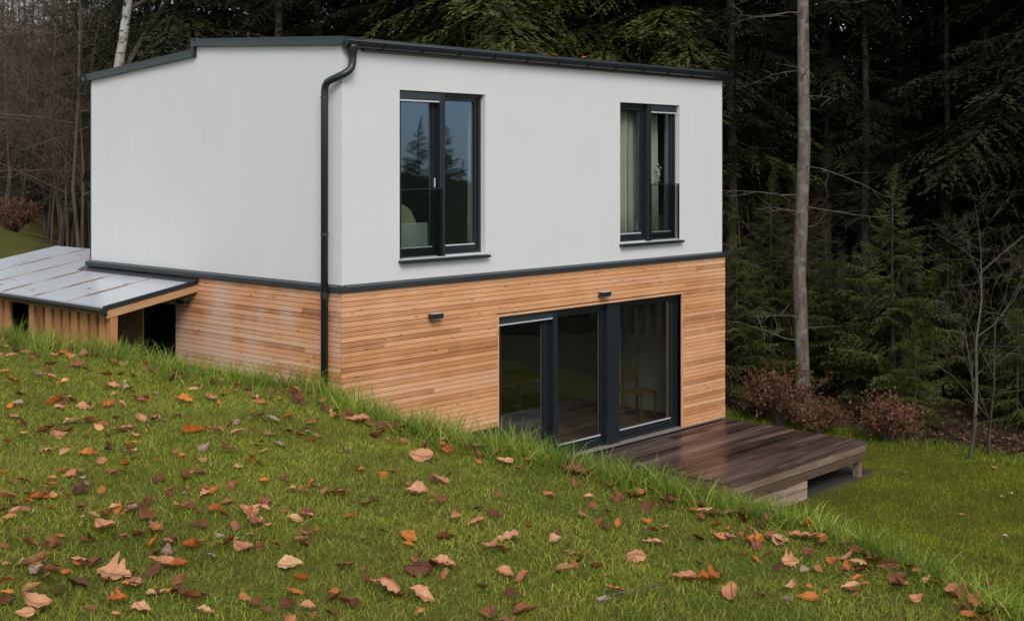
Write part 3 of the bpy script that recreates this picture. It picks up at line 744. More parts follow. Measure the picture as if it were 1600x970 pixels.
def dead_branches(rg, H0, H1, n, rt, lmin, lmax):
    m = MB()
    for i in range(n):
        z = rg.uniform(H0, H1); a = rg.uniform(0, 6.28); L = rg.uniform(lmin, lmax); dz = rg.uniform(-.35,.15)
        d = Vector((math.cos(a), math.sin(a), dz)); p = Vector((0,0,z)); pts = [p]
        for q in range(4):
            d = (d+Vector((rg.normal(0,.14), rg.normal(0,.14), rg.normal(-.02,.12)))).normalized(); pts.append(pts[-1]+d*L/4)
        m.tube(pts, [.013,.010,.007,.005,.002], 3, False)
        for q in range(int(L*5)):
            b = pts[1+q % 3].lerp(pts[2+q % 3], rg.random()); e = Vector((rg.normal(), rg.normal(), rg.normal()*.5-.1)).normalized()
            l2 = rg.uniform(.15,.5)*min(L,1.2); m.tube([b, b+e*l2*.5+Vector((0,0,-.02)), b+e*l2+d*l2*.4], [.006,.004,.0015], 3, False)
    return m
def spruce_meshes(seed, H, bare, R, rt, nlow=60, nhigh=90, dead=26, green='needles', bark_m='bark_dark'):
    rg = np.random.default_rng(seed); P = []
    zs = [-.6, 0, .25, 1, 2.5, 5, 9, 14, H*.8, H]
    m = MB(); m.tube([(rg.normal(0,.02)*(z > .3)*min(z,4)*.6, rg.normal(0,.02)*(z > .3)*min(z,4)*.6, z) for z in zs], [rt*1.5, rt*1.3, rt*1.1, rt, rt*.95, rt*.87, rt*.72, rt*.55, rt*.22, .01], 12)
    trunk = m.mesh('trunk', M[bark_m], True)
    for i in range(nlow):
        z = bare+(10-bare)*((i+rg.random())/nlow); f = min(1, .55+.5*(z-bare)/3)
        P.append(put(BO[i % 5], R*f*rg.uniform(.6,1.1)/2.2, rg.uniform(-.35,.05), rg.uniform(0,6.28), (0,0,z)))
    for i in range(nhigh):
        z = 10+(H-10)*((i+rg.random())/nhigh); f = max(.06, (1-(z-10)/(H-10))**.8)
        P.append(put(BOC[i % 4], R*f*rg.uniform(.75,1.1)/2.2, rg.uniform(-.25,.15)+.4*(z/H)**4, rg.uniform(0,6.28), (0,0,z)))
    crown = tris('crown', P, M[green])
    db = dead_branches(rg, 1.2, bare+2.5, dead, rt, .6, 2.2).mesh('dead_branches', M['twig'])
    return trunk, crown, db
def young_meshes(seed, H, R, n, low=.05):
    rg = np.random.default_rng(seed); P = []
    m = MB().tube([(0,0,-.3),(.01,0,H*.3),(-.01,.01,H*.7),(0,0,H)], [.022*H**.7,.018*H**.7,.009*H**.7,.004], 8); trunk = m.mesh('trunk', M['bark_dark'], True)
    for i in range(n):
        u = (i+rg.random())/n; z = H*(low+(1-low)*u**.9); L = R*((1-u)**.75)*rg.uniform(.65,1.12)+.10
        P.append(put(BOY[i % 5], L, rg.uniform(-.15,.2)+.35*u, rg.uniform(0,6.28), (0,0,z)))
    P.append(put(BOY[0], .4*R, 1.45, 0, (0,0,H*.97)))
    return trunk, tris('crown', P, M['needles_young'])
def plant_tree(name, label, cat, meshes, px=None, depth=None, xy=None, sc=1.0, group=None, names=('trunk','crown','dead_branches'), rz=None, dz=0):
    if xy is None: xy = at(px, depth)
    t = thing(name, label, cat, (xy[0], xy[1], tz(xy[0], xy[1])+dz), random.uniform(0,6.28) if rz is None else rz, group, (sc,sc,sc))
    for n_, me in zip(names, meshes):
        o = link(n_, me, t)
        if n_ == 'dead_branches': o['kind'] = 'stuff'
    return t
PALE = spruce_meshes(16, 25, 7.5, 2.7, .15, 30, 90, 22, 'needles', 'bark')
SP = [spruce_meshes(11, 25, 4.2, 2.9, .15), spruce_meshes(12, 23, 2.6, 3.1, .13, 75), spruce_meshes(13, 27, 5.5, 2.7, .17, 50), spruce_meshes(14, 22, 1.4, 3.0, .12, 85, 80, 14)]
GREEN = spruce_meshes(21, 20, 2.0, 3.3, .13, 110, 80, 6, 'needles_young')
BIG = spruce_meshes(15, 28, 8.6, 2.6, .135, 16, 100, 20, 'needles', 'bark')
PB = 'bare lower trunk with dead twigs'
# trees that can be told apart
plant_tree('spruce_tree', 'tallest pale grey spruce trunk beside the forest edge bushes', 'tree', BIG, 1254, 24.0, rz=.4)
plant_tree('spruce_tree', 'thin dark spruce trunk close behind the house gutter end', 'tree', SP[0], 1141, 27.0, sc=.8)
plant_tree('spruce_tree', 'slender brownish spruce trunk behind the bushy young fir', 'tree', SP[2], 1352, 27.5, sc=.60)
plant_tree('spruce_tree', 'greyish spruce trunk rising just out of the bushy young fir', 'tree', SP[2], 1404, 29.0, sc=.68)
for px, d, lab in ((770,27.0,'olive green spruce behind the gutter above blank plaster between the windows'),(865,30.5,'olive green spruce behind the two orange leaves on the gutter'),(945,28.5,'broad olive green spruce behind the gutter just before the curtained window'),(1050,28.0,'olive green spruce behind the gutter above the curtained window'),(690,33.0,'olive green spruce behind the gutter above the bedroom window')):
    plant_tree('spruce_tree', lab, 'tree', GREEN, px, d, sc=random.uniform(.92,1.05))
for px, d, v in ((437,30,2),(497,31.5,2),(1027,29.5,0)):
    plant_tree('spruce_tree', 'bare pale spruce trunk standing up behind the roof edge', 'tree', PALE, px, d, sc=.8, group='bare trunks behind the roof')
for px, d, v in ((225,34,3),(280,31,1),(350,35,3),(400,33,1),(545,35,3),(610,32,1),(655,29.5,3),(585,40,3),(470,38,3),(730,38,1),(815,36,3),(905,38,1),(985,36,3),(1090,33,1),(330,41,1),(250,44,3)):
    plant_tree('spruce_tree', 'dark spruce in the wood right behind the white house', 'tree', SP[v], px, d, sc=random.uniform(.9,1.1), group='dark spruces behind the house')
right = [(1180,31,1),(1215,37,3),(1300,33,1),(1330,40,3),(1450,32,1),(1480,38,3),(1510,29.5,0),(1545,34,1),(1585,28,3),(1620,25,1),(1640,31,3),(1380,36,3),(1425,43,1),(1270,44,3),(1160,40,3),(1700,27,1),(1760,24,3),(1700,36,3),(1560,43,3),(1235,29.5,0),(1290,28.5,2)]
for px, d, v in right:
    plant_tree('spruce_tree', 'dark spruce deep in the shady forest beyond the lower lawn', 'tree', SP[v], px, d, sc=random.uniform(.85,1.1), group='dark spruces of the shady forest')
for i in range(46):
    px = random.uniform(160, 1800); d = random.uniform(44, 78)
    plant_tree('spruce_tree', 'distant dark spruce filling the back of the forest', 'tree', SP[random.choice((1,3,3))], px, d, sc=random.uniform(.8,1.05), group='back rows of the forest')
for x, y in ((19,-7.5),(22,-10),(24.5,-6.5),(27,-12),(20.5,-4),(29,-8.5),(24,-2),(31,-15)):
    plant_tree('spruce_tree', 'dark spruce deep in the shady forest beyond the lower lawn', 'tree', SP[random.choice((1,3))], xy=(x, y), sc=random.uniform(.85,1.05), group='dark spruces of the shady forest')
for px, D in ((962,38),(980,43),(996,37),(1012,42),(1030,39),(1048,44),(1066,38),(945,46)):
    q = CAM[:2]+D*(FW+RT*(px-800)/FPX)
    plant_tree('spruce_tree', 'dark spruce of the forest arm beyond the deck, mirrored behind the curtains', 'tree', SP[3], xy=(q[0], -q[1]), sc=random.uniform(.85,1.0), group='dark spruces of the forest arm')
# the valley side, seen mirrored in the upper window
def mirrored(px, D):
    q = CAM[:2]+D*(FW+RT*(px-800)/FPX); return (q[0], -q[1])
def dense_conifer(seed, n=210):
    t, c = young_meshes(seed, 4.2, 1.05, n); c.materials.clear(); c.materials.append(M['needles']); return t, c
DC = [dense_conifer(35), dense_conifer(36)]
for i, (px, D, py) in enumerate(((660,66,198),(702,70,212),(688,78,225),(726,80,262),(640,84,268),(750,90,276),(776,88,270),(620,95,280),(800,100,275),(850,95,265),(920,92,270),(600,100,283))):
    x, y = mirrored(px, D); H = max(2.5, 4.26+D*(HY-py)/FPX-tz(x, y)); 
    t = plant_tree('spruce_tree', 'spruce on the valley slope facing the house front, mirrored in the window', 'tree', DC[i % 2], xy=(x, y), sc=H/4.3, group='spruces on the valley slope', names=('trunk','crown'))
# young firs
YG = [young_meshes(31, 4.2, 1.5, 95), young_meshes(32, 3.2, 1.25, 80), young_meshes(33, 2.4, 1.0, 70)]
YN = ('trunk','crown')
plant_tree('fir_tree', 'bushy green young fir between the two slim trunks', 'tree', YG[0], 1395, 24.5, sc=1.02, names=YN)
plant_tree('fir_tree', 'young fir with flat green sprays beside the tall pale trunk', 'tree', YG[0], 1205, 25.5, sc=.96, names=YN)
plant_tree('fir_tree', 'low young fir tucked against the timber corner of the house', 'tree', YG[1], 1150, 24.5, sc=1.0, names=YN)
for px, d, v, s_ in ((1330,25.5,2,1.1),(1480,26,1,1.1),(1545,27.5,1,1),(1590,23.5,2,.9),(1430,23.2,2,.75),(1290,26.5,1,1.0),(1240,27.5,1,1.2),(1640,24,0,1),(1530,31,0,1.1)):
    plant_tree('fir_tree', 'small dark young fir in the undergrowth of the shady forest', 'tree', YG[v], px, d, sc=s_, group='small undergrowth firs', names=YN)
# bare broadleaf trees
def bare_mesh(seed, H, r0, mat, levels=4, spread=.55, up=.25, nb=(3,5), lean=(0,0), name='trunk', ratio=(.45,.72)):
    rg = np.random.default_rng(seed); mt = MB(); mb = MB()
    def grow(p, d, L, r, lv):
        n = 5 if lv == 0 else 4; pts = [p]; dd = d.copy()
        for i in range(n):
            dd = (dd+Vector((rg.normal(0,.13), rg.normal(0,.13), rg.normal(0,.08)+up*.12*(lv > 0)))).normalized(); pts.append(pts[-1]+dd*L/n)
        rs = [r*(1-.75*i/n) for i in range(n+1)]
        (mt if lv == 0 else mb).tube(pts, rs, 8 if lv == 0 else (5 if lv == 1 else 3), False)
        if lv >= levels: return
        for q in range(rg.integers(*nb)+(3 if lv == 0 else 0)):
            u = rg.uniform(.25 if lv else .2, 1.0)*n; i = min(int(u), n-1); b = pts[i].lerp(pts[i+1], u-i)
            t = (pts[i+1]-pts[i]).normalized(); sd = Vector((rg.normal(), rg.normal(), rg.normal()*.6+up)).normalized()
            nd = (t*(1-spread)+sd*spread*1.5).normalized()
            grow(b, nd, L*rg.uniform(*ratio)*(1-.25*u/n), max(.0022, rs[i]*.55), lv+1)
    grow(Vector((0,0,-.2)), Vector((lean[0],lean[1],1)).normalized(), H, r0, 0)
    return mt.mesh('trunk', mat, True), mb.mesh('branches', M['twig'] if mat == M['birch'] else mat)
BN = ('trunk','branches')
sap = bare_mesh(41, 3.9, .042, M['twig_green'], 4, .55, .35, (4,6), (.02,.0))
plant_tree('bare_sapling', 'leafless forked sapling with lichen green stem at the lawn edge', 'tree', sap, 1513, 20.9, sc=.9, names=BN, rz=2.2)
plant_tree('spruce_tree', 'slim dark spruce trunk half hidden behind the forked sapling', 'tree', SP[2], 1480, 27.5, sc=.55)
plant_tree('bare_sapling', 'thin leafless sapling with reddish twigs beside the forked sapling', 'tree', bare_mesh(42, 2.6, .025, M['twig_brown'], 4, .45, .5), 1545, 21.3, names=BN)
birch = bare_mesh(43, 15, .16, M['birch'], 3, .5, .1, (2,4))
plant_tree('birch_tree', 'white and black barked birch trunk behind the low roof end', 'tree', birch, 180, 30, names=BN, rz=1.0)
BT = [bare_mesh(50+i, H, .055, M['twig_brown'], 4, .5, .15, (4,6)) for i, H in enumerate((9, 11, 7.5, 10))]
for px, d, v, s_ in ((128,31,1,1.0),(143,36,3,1),(-60,36,0,1),(96,36,2,1),(100,40,1,1.1),(-40,36,3,1),(-90,31,0,1),(75,45,3,1),(5,48,1,1),(40,52,0,1.1),(120,50,2,1.2),(90,58,0,1.2),(-20,60,3,1.2),(30,63,1,1.2),(150,44,0,1),(65,70,3,1.3),(110,72,1,1.3),(10,75,0,1.3)):
    plant_tree('bare_tree', 'leafless brown tree in the thicket beyond the lean-to shed', 'tree', BT[v], px, d, sc=s_, group='leafless thicket beyond the shed', names=BN)
for px, d, v, s_ in ((1165,27.5,2,.55),(1180,26.5,0,.5),(1225,28,2,.6),(1320,29,0,.6)):
    plant_tree('bare_tree', 'small leafless tree with tangled dead branches inside the dark forest', 'tree', BT[v], px, d, sc=s_, group='small leafless forest trees', names=BN)
for i in range(24):
    plant_tree('spruce_tree', 'far dark spruce on the hillside above the leafless thicket', 'tree', SP[random.choice((1,3))], random.uniform(-120,230), random.uniform(80,125), sc=random.uniform(.30,.50), group='hillside spruces')
TH = [bare_mesh(70+i, H, .035, M['twig_brown'], 4, .55, .25, (4,6), ratio=(.5,.8)) for i, H in enumerate((3.6, 4.6))]
for i in range(80):
    px = random.uniform(-120, 165); d = random.uniform(46, 82) if px < 75 else random.uniform(30, 75)
    plant_tree('bare_shrub', 'tangled leafless brown shrub at the foot of the wooded hillside', 'shrub', TH[i % 2], px, d, sc=random.uniform(.8,1.35)*(1+.006*d), group='leafless shrubs on the hillside', names=BN)
for px, d, q in ((-70,60,.6),(-30,66,.62),(20,58,.55),(52,70,.62),(84,62,.6),(112,55,.6),(135,66,.7),(148,49,.55),(98,78,.7),(5,82,.7),(-10,54,.5),(40,50,.42),(70,47,.45),(120,44,.5),(100,52,.6),(30,62,.55)):
    plant_tree('spruce_tree', 'dull green spruce standing among the leafless thicket', 'tree', SP[3], px, d, sc=q, group='spruces in the leafless thicket')
# leafy bushes
def bush_meshes(seed, H, R, nst, nleaf, mat, tw='twig_brown', ls=.055):
    rg = np.random.default_rng(seed); m = MB(); tips = []
    for i in range(nst):
        a = rg.uniform(0,6.28); e = rg.uniform(.1,1)**.6; top = Vector((math.cos(a)*R*e, math.sin(a)*R*e, H*rg.uniform(.45,1)*(1-.35*e*e)))
        mid = top*.5+Vector((rg.normal(0,.06),rg.normal(0,.06),.12*H)); m.tube([(0,0,-.05),mid*.6,mid,top], [.012,.010,.007,.002], 4, False)
        for q in range(7):
            b = mid.lerp(top, rg.random()); e2 = b+Vector((rg.normal(0,.16),rg.normal(0,.16),rg.normal(.05,.12))); m.tube([b, b.lerp(e2,.5), e2], [.005,.003,.001], 3, False); tips.append((b, e2))
    V = []
    for i in range(nleaf):
        b, e2 = tips[rg.integers(len(tips))]; p = np.array(b.lerp(e2, rg.uniform(.2,1.1)))+rg.normal(0,.03,3)
        d = rg.normal(0,1,3); d[2] -= .5; d /= np.linalg.norm(d); w = np.cross(d, rg.normal(0,1,3)); w /= np.linalg.norm(w); s = ls*rg.uniform(.6,1.25)
        V += [p, p+d*s*.5+w*s*.3, p+d*s, p, p+d*s, p+d*s*.5-w*s*.3]
    V = np.array(V); return m.mesh('stems', M[tw]), npmesh('leaves', V, np.arange(len(V)).reshape(-1,3), M[mat])
LN = ('stems','leaves')
BU = [bush_meshes(61, 1.15, .62, 46, 3400, 'beech'), bush_meshes(62, .8, .6, 36, 2200, 'beech'), bush_meshes(63, .75, .55, 34, 2000, 'beech')]
plant_tree('beech_bush', 'largest copper leaved beech bush at the foot of the pale trunk', 'bush', BU[0], 1215, 22.9, sc=1.12, names=LN)
plant_tree('beech_bush', 'low copper leaved bush next to the largest one', 'bush', BU[1], 1277, 22.6, sc=.88, names=LN)
plant_tree('beech_bush', 'copper leaved bush in front of the bushy young fir', 'bush', BU[2], 1388, 22.0, sc=1.12, names=LN)
plant_tree('beech_bush', 'brownish low bush on the far green meadow', 'bush', BU[1], 22, 42, sc=1.6, names=LN)
# undergrowth along the forest edge and brown thicket
def scatter_leaves(name, pts, s0, mat, kind='stuff', up=.3):
    n = len(pts); d = rng.normal(0,1,(n,3)); d[:,2] *= up; d /= np.linalg.norm(d,axis=1)[:,None]; w = np.cross(d, rng.normal(0,1,(n,3))); w /= np.linalg.norm(w,axis=1)[:,None]
    s = (s0*rng.uniform(.6,1.3,n))[:,None]; P = np.asarray(pts)
    V = np.stack([P-d*s*.5, P+w*s*.32, P+d*s*.5, P-d*s*.5, P+d*s*.5, P-w*s*.32], 1).reshape(-1,3)
    return tag(link(name, npmesh(name, V, np.arange(len(V)).reshape(-1,3), mat)), kind=kind)
n = 7000; px = rng.uniform(1125,1720,n); d = 20.5+rng.uniform(0,1,n)**1.6*14; xy = CAM[:2]+d[:,None]*(FW+RT*((px-800)/FPX)[:,None])
ok = forest_d(xy[:,0], xy[:,1]) > .15; xy = xy[ok]
scatter_leaves('forest_litter', np.c_[xy, terrain(xy[:,0],xy[:,1])+.02+rng.uniform(0,.02,len(xy))], .09, M['dry'])

# ------------------------------------------------------------------ grass
def blades(xy, z, h, w, lean, mat, name, segs=2, curl=.8, aim=None):
    n = len(xy); a = rng.uniform(0, 2*math.pi, n); la = rng.uniform(0, 2*math.pi, n) if aim is None else aim+rng.normal(0,.8,n)
    side = np.stack([np.cos(a), np.sin(a), np.zeros(n)], 1); ld = np.stack([np.cos(la), np.sin(la), np.zeros(n)], 1)
    base = np.c_[xy, z]; rows = []
    for i in range(segs):
        u = i/segs; c = base+ld*(lean*h*u**1.6)[:,None]; c[:,2] += h*u*(1-curl*.35*u*np.minimum(lean,1.2))
        ww = (w*(1-.55*u)*.5)[:,None]; rows += [c-side*ww, c+side*ww]
    c = base+ld*(lean*h)[:,None]; c[:,2] += h*(1-curl*.45*np.minimum(lean,1.2)); rows.append(c)
    V = np.stack(rows, 1); k = V.shape[1]; f = []
    for i in range(segs-1): b = 2*i; f += [(b,b+1,b+3),(b,b+3,b+2)]
    b = 2*(segs-1); f.append((b,b+1,b+2))
    F = (np.arange(n)[:,None,None]*k+np.array(f)[None]).reshape(-1,3)
    return link(name, npmesh(name, V.reshape(-1,3), F, mat))
def srxy(s, r): return CAM[:2]+s[:,None]*FW+r[:,None]*RT
N = 1500000
s = rng.uniform(2.3, 15, N); r = rng.uniform(-8.5, 5.0, N); c = crest(r)
inview = np.abs(r) < s*.41+.7
ok = (s < c+6.8) & (s < 14.5) & (rng.random(N) < np.where(inview & (s < c+1.3), 1.0, .12)); s, r = s[ok], r[ok]
xy = srxy(s, r); n = len(s); print('lawn blades', n)
patch = .5+.5*np.sin(xy[:,0]*2.3+np.sin(xy[:,1]*1.7)*1.5)*np.sin(xy[:,1]*2.9+xy[:,0])
h = rng.uniform(.016,.042,n)*(.8+.4*patch)
tag(blades(xy, terrain(xy[:,0],xy[:,1])-.003, h, rng.uniform(.0018,.0034,n)*(1+.06*s), rng.uniform(.3,1.5,n), M['lawn'], 'lawn_grass'), 'short mown grass of the upper lawn strewn with fallen leaves', 'grass', kind='stuff')
# long grass on the crest of the bank
cs = 1500; rr = rng.uniform(-6.5, 4.5, cs); ss = crest(rr)+rng.normal(.30,.26,cs)*np.interp(rr, [-1.5,.5,1.5], [1,.5,.35]); ctr = srxy(ss, rr)
nb_ = rng.integers(18, 60, cs); idx = np.repeat(np.arange(cs), nb_); n = len(idx)
xy = ctr[idx]+rng.normal(0,.055,(n,2)); big = rng.uniform(.55,1.25,cs)[idx]
h = rng.uniform(.07,.25,n)*big*np.interp(rr, [-.2,.7,1.6], [1,.8,.72])[idx]
tag(blades(xy, terrain(xy[:,0],xy[:,1])-.01, h, rng.uniform(.0032,.0062,n), rng.uniform(.15,1.3,n), M['tall'], 'long_grass', 4, 1.0), 'long uncut grass tufts along the top of the bank', 'grass', kind='stuff')
# lower lawn
n = 560000; x = rng.uniform(-6, 14, n); y = rng.uniform(-14, 4, n); s, r = sr(x, y)
ok = (forest_d(x, y) < .1) & (s > 4) & (s-crest(r) > 1.2) & (r > -6) & ~((x > -.06) & (x < HW+.06) & (y > -.06)) & ~((x > 4.4) & (x < 8.3) & (y > -2.75)) & ~((x > -1.5) & (x < .1) & (y > 2.9)) & (r/s < .46) & ~((x>6.5)&(x<8.6)&(y>-2.6)); x, y = x[ok], y[ok]
tag(blades(np.c_[x,y], terrain(x,y)-.003, rng.uniform(.03,.07,len(x)), rng.uniform(.006,.011,len(x)), rng.uniform(.2,1.2,len(x)), M['low_lawn'], 'lower_lawn_grass'), 'bright short grass of the lower lawn beside the deck', 'grass', kind='stuff')
n = 60000; x = rng.uniform(7.5, 15, n); y = rng.uniform(-9, 5, n); f_ = forest_d(x, y); ok = (f_ > -.55) & (f_ < .25); x, y = x[ok], y[ok]
tag(blades(np.c_[x,y], terrain(x,y)-.005, rng.uniform(.06,.16,len(x)), rng.uniform(.006,.010,len(x)), rng.uniform(.2,1.0,len(x)), M['tall'], 'edge_grass', 3), 'taller grass fringe where the lower lawn meets the forest', 'grass', kind='stuff')

# ------------------------------------------------------------------ fallen leaves
LP = [dict(fold=.15, curl=.4, roll=.3, tw=.3, wid=.34), dict(fold=.55, curl=.45, roll=.1, tw=.3, wid=.36), dict(fold=.15, curl=1.2, roll=.25, tw=.4, wid=.33), dict(fold=.2, curl=.45, roll=1.2, tw=.35, wid=.33),
      dict(fold=.35, curl=.7, roll=.5, tw=1.3, wid=.33), dict(fold=.3, curl=.55, roll=.3, tw=.3, wid=.46), dict(fold=-.3, curl=-.9, roll=-.35, tw=.35, wid=.36)]
def leaf_mesh(seed, mat, kind=0):
    rg = np.random.default_rng(seed); nu, nv = 4, 13; vs = []; uv = []; q = {a: b*rg.uniform(.85,1.15) for a, b in LP[kind].items()}
    sg = rg.choice((-1, 1)); asym = rg.uniform(-.12,.12); wav = rg.uniform(.02,.06); cv = q['curl']*1.6
    for j in range(nv):
        t = j/(nv-1); w = q['wid']*math.sin(math.pi*min(1,t**.78*.97+.015))**.8*(1-.18*t)
        w *= 1+rg.uniform(-.07,.05)
        if kind == 5: w *= 1+.42*math.cos(t*2*math.pi*3+.4)
        for i in range(-nu, nu+1):
            u = i/nu; xx = u*w*(1+asym*np.sign(u)); zz = abs(xx)*q['fold']+q['roll']*xx*xx*1.6*(1.5 if u*sg > 0 else .5)+wav*math.sin(j*1.7+u*3)*abs(u)
            ang = cv*(t-.45); yb = math.sin(ang)/cv; zb = (1-math.cos(ang))/cv; a = sg*q['tw']*(t-.5)
            # offset along the local normal of the curled midrib
            px_, pz_ = xx*math.cos(a)-zz*math.sin(a), xx*math.sin(a)+zz*math.cos(a)
            vs.append((px_+.05*math.sin(t*3)*sg, yb-pz_*math.sin(ang), zb+pz_*math.cos(ang))); uv.append((.5+u*w, t))
    k = 2*nu+1; fs = [(j*k+i, j*k+i+1, (j+1)*k+i+1, (j+1)*k+i) for j in range(nv-1) for i in range(k-1)]
    vs = np.array(vs); vs[:,2] -= np.percentile(vs[:,2], 10)
    # stalk
    b = vs[nu]; n0 = len(vs); vs = np.vstack([vs, b+[.012,0,0], b-[.012,0,0], b+[.03*sg,-.22,.05]]); uv += [(.5,0)]*3; fs.append((n0, n0+1, n0+2))
    me = bpy.data.meshes.new('leaf'); me.from_pydata([tuple(v) for v in vs], [], fs)
    ul = me.uv_layers.new(name='UVMap'); ul.data.foreach_set('uv', np.array([uv[l.vertex_index] for l in me.loops], np.float32).ravel())
    me.polygons.foreach_set('use_smooth', [True]*len(me.polygons)); me.materials.append(mat); me.update(); return me
LV = {c_: [leaf_mesh(100+i*7+ord(c_), LM[c_], i) for i in range(7)] for c_ in LM}
LC = {'p': 'pinkish tan', 'o': 'orange', 'b': 'dark brown', 't': 'pale yellowish', 'g': 'greyish mauve'}
LSH = ('flattish', 'folded', 'curled', 'rolled', 'twisted', 'lobed', 'cupped')
A_ = "45,48,90,p 330,65,80,t 300,55,40,o 410,62,60,b 475,77,50,b 650,48,75,p 728,55,65,p 575,103,115,p 617,130,60,p 100,120,35,p 195,112,60,b 265,124,85,p 395,130,25,b 30,163,50,b 212,160,35,b 212,203,75,p 400,212,85,o 500,198,65,b 605,212,65,p 617,163,28,o 885,108,120,o 990,113,80,p 1095,120,75,p 1090,70,48,g 1188,42,65,b 1250,60,65,g 1322,40,55,o 1430,70,58,p 1375,123,50,o 1415,113,35,g 1435,148,50,o 1243,123,70,p 1175,180,40,b 1280,173,80,g 1220,203,55,p 940,187,80,g 1042,198,108,t 833,222,40,o 930,242,42,p 1095,270,55,t 717,250,40,o 468,255,55,p 578,268,40,o 287,300,70,p 370,298,45,g 525,308,60,b 725,332,75,b 887,303,55,p 20,312,45,o 42,337,40,o 92,340,35,b 230,367,75,o 378,330,48,g 385,355,55,g 345,380,55,b 465,382,50,o 1070,357,72,b 925,383,60,p 945,403,55,p 1300,327,35,b 1210,347,55,o 1333,375,55,p 1390,393,60,p 1450,363,50,g 770,398,50,b 858,400,28,g 20,403,65,p 175,410,110,b 125,445,55,o 80,462,60,b 65,490,60,p 15,478,40,b 365,467,65,b 368,520,48,p 428,512,65,t 520,468,60,t 607,440,50,b 615,480,80,g 830,468,95,p 867,452,55,b 910,487,60,b 985,475,65,o 1030,510,60,b 918,548,75,b 1135,475,95,p 1155,508,80,p 1215,477,50,p 1215,437,65,b 1305,480,45,b 1350,525,75,t 1415,500,55,p 1190,533,45,t 1238,545,25,p 1402,565,55,b 1455,578,45,o 480,560,125,p 715,570,60,o 110,578,65,p 140,635,85,b 395,613,60,b 25,648,30,b 775,625,80,p 875,637,85,o 762,670,70,g 1010,597,45,g 1080,610,40,t 1150,597,35,g 1385,620,80,p 1115,650,110,p 1195,640,60,b 965,687,75,g 215,673,50,b 750,728,125,p 820,738,80,o 1328,727,110,t 30,740,55,p 140,722,130,t 170,765,95,g 250,740,60,b 300,760,55,o 365,720,110,p 435,720,80,b 515,765,150,p 200,793,80,p 350,810,115,b 35,808,85,o 147,850,90,t 30,875,80,o 165,920,150,p 35,900,80,b 540,895,85,o 655,930,115,p 575,830,40,o 625,822,80,p 712,852,85,t 768,847,40,o 820,830,60,p 620,770,40,b 870,885,100,b 938,872,35,b 935,940,100,t 1355,853,100,o 1320,920,70,b 1410,935,70,p 1230,955,60,b 415,955,60,b 120,965,80,p"
B_ = "60,565,60,o 15,580,50,p 115,553,50,o 155,590,35,o 50,625,60,p 140,635,45,b 225,667,60,b 340,668,75,b 275,610,50,o 240,620,40,p 370,618,60,p 415,622,60,b 20,695,50,o 160,718,60,g 225,722,60,p 55,740,80,o 287,740,38,p 495,762,65,p 565,765,50,g 495,738,30,o 475,713,55,b 540,705,40,b 515,660,60,p 550,660,50,t 675,665,50,b 690,690,45,p 765,705,35,p 805,720,50,p 750,775,45,o 690,790,40,g 655,810,50,o 610,815,45,b 860,770,65,t 945,815,85,p 935,740,55,b 980,742,45,p 1045,787,55,t 1130,808,55,p 1100,775,50,b 1205,785,50,b 1215,825,35,o 1245,790,60,b 1320,818,60,p 815,827,85,o 245,825,95,o 290,820,70,p 270,848,75,p 365,853,60,p 395,843,30,b 490,845,75,o 545,840,45,p 80,840,50,g 95,793,55,b 505,795,35,p"
C_ = "560,660,42,p 545,650,28,b 600,668,40,b 625,672,45,b 485,663,25,p 515,642,32,b 465,630,32,b 670,680,36,b 700,692,36,p 740,702,34,p 750,714,28,p 790,725,36,p 770,705,25,b 805,690,20,o 590,680,25,p 543,708,15,g 660,720,42,p 690,755,30,p 650,773,38,p 690,788,25,b 700,705,25,o 600,745,20,o 560,740,22,o 520,770,25,b 745,820,33,p 770,812,25,b 795,845,38,p 765,860,32,p 785,862,25,b 868,850,27,t 635,845,35,o 600,835,18,b 695,842,28,b 545,810,20,o 570,790,25,b 900,870,33,t 920,780,20,p 990,777,33,b 995,877,36,p 1020,850,33,p 900,742,42,b 965,757,18,b 937,820,18,b 1010,820,20,o 1050,785,28,b 1110,806,38,t 1140,805,30,p 1120,823,22,o 1130,843,36,p 1175,838,34,p 1180,850,28,o 1180,858,26,b 1220,850,28,t 1255,842,44,p 1260,827,30,o 1233,882,28,p 1257,896,15,g 1265,870,22,b 1300,882,28,o 1325,876,33,p 1340,888,33,t 1365,882,33,b 1390,892,38,p 1235,925,27,p 1263,937,34,o 1230,950,18,g 1145,935,38,p 1070,905,38,p 1105,908,42,o 1330,922,30,p 1350,920,15,o 1430,942,25,p 1445,910,22,p 1490,930,46,p 1510,920,30,b 1560,950,46,p 1585,960,40,b 1545,915,16,b 880,895,33,t 655,895,46,b 690,890,38,p 575,915,35,p 540,888,30,b 610,930,48,p 655,935,44,p 520,935,25,o 540,945,30,b 787,902,30,p 945,945,25,g 820,958,38,b 770,962,40,b 1085,800,14,o 830,690,18,b 860,715,24,b 880,730,22,o 1205,845,20,b 1245,815,24,b 1410,905,26,b 1470,915,24,o"
items = [(x/2.94, 640+y/2.94, w/2.94, c) for x,y,w,c in (t.split(',') for t in A_.split()) for x,y,w in [(float(x),float(y),float(w))]]
items += [(x/2.854, 340+y/2.854, w/2.854, c) for x,y,w,c in (t.split(',') for t in B_.split()) for x,y,w in [(float(x),float(y),float(w))]]
items += [(x, y, w, c) for x,y,w,c in (t.split(',') for t in C_.split()) for x,y,w in [(float(x),float(y),float(w))]]
print('leaves', len(items))
spots = []
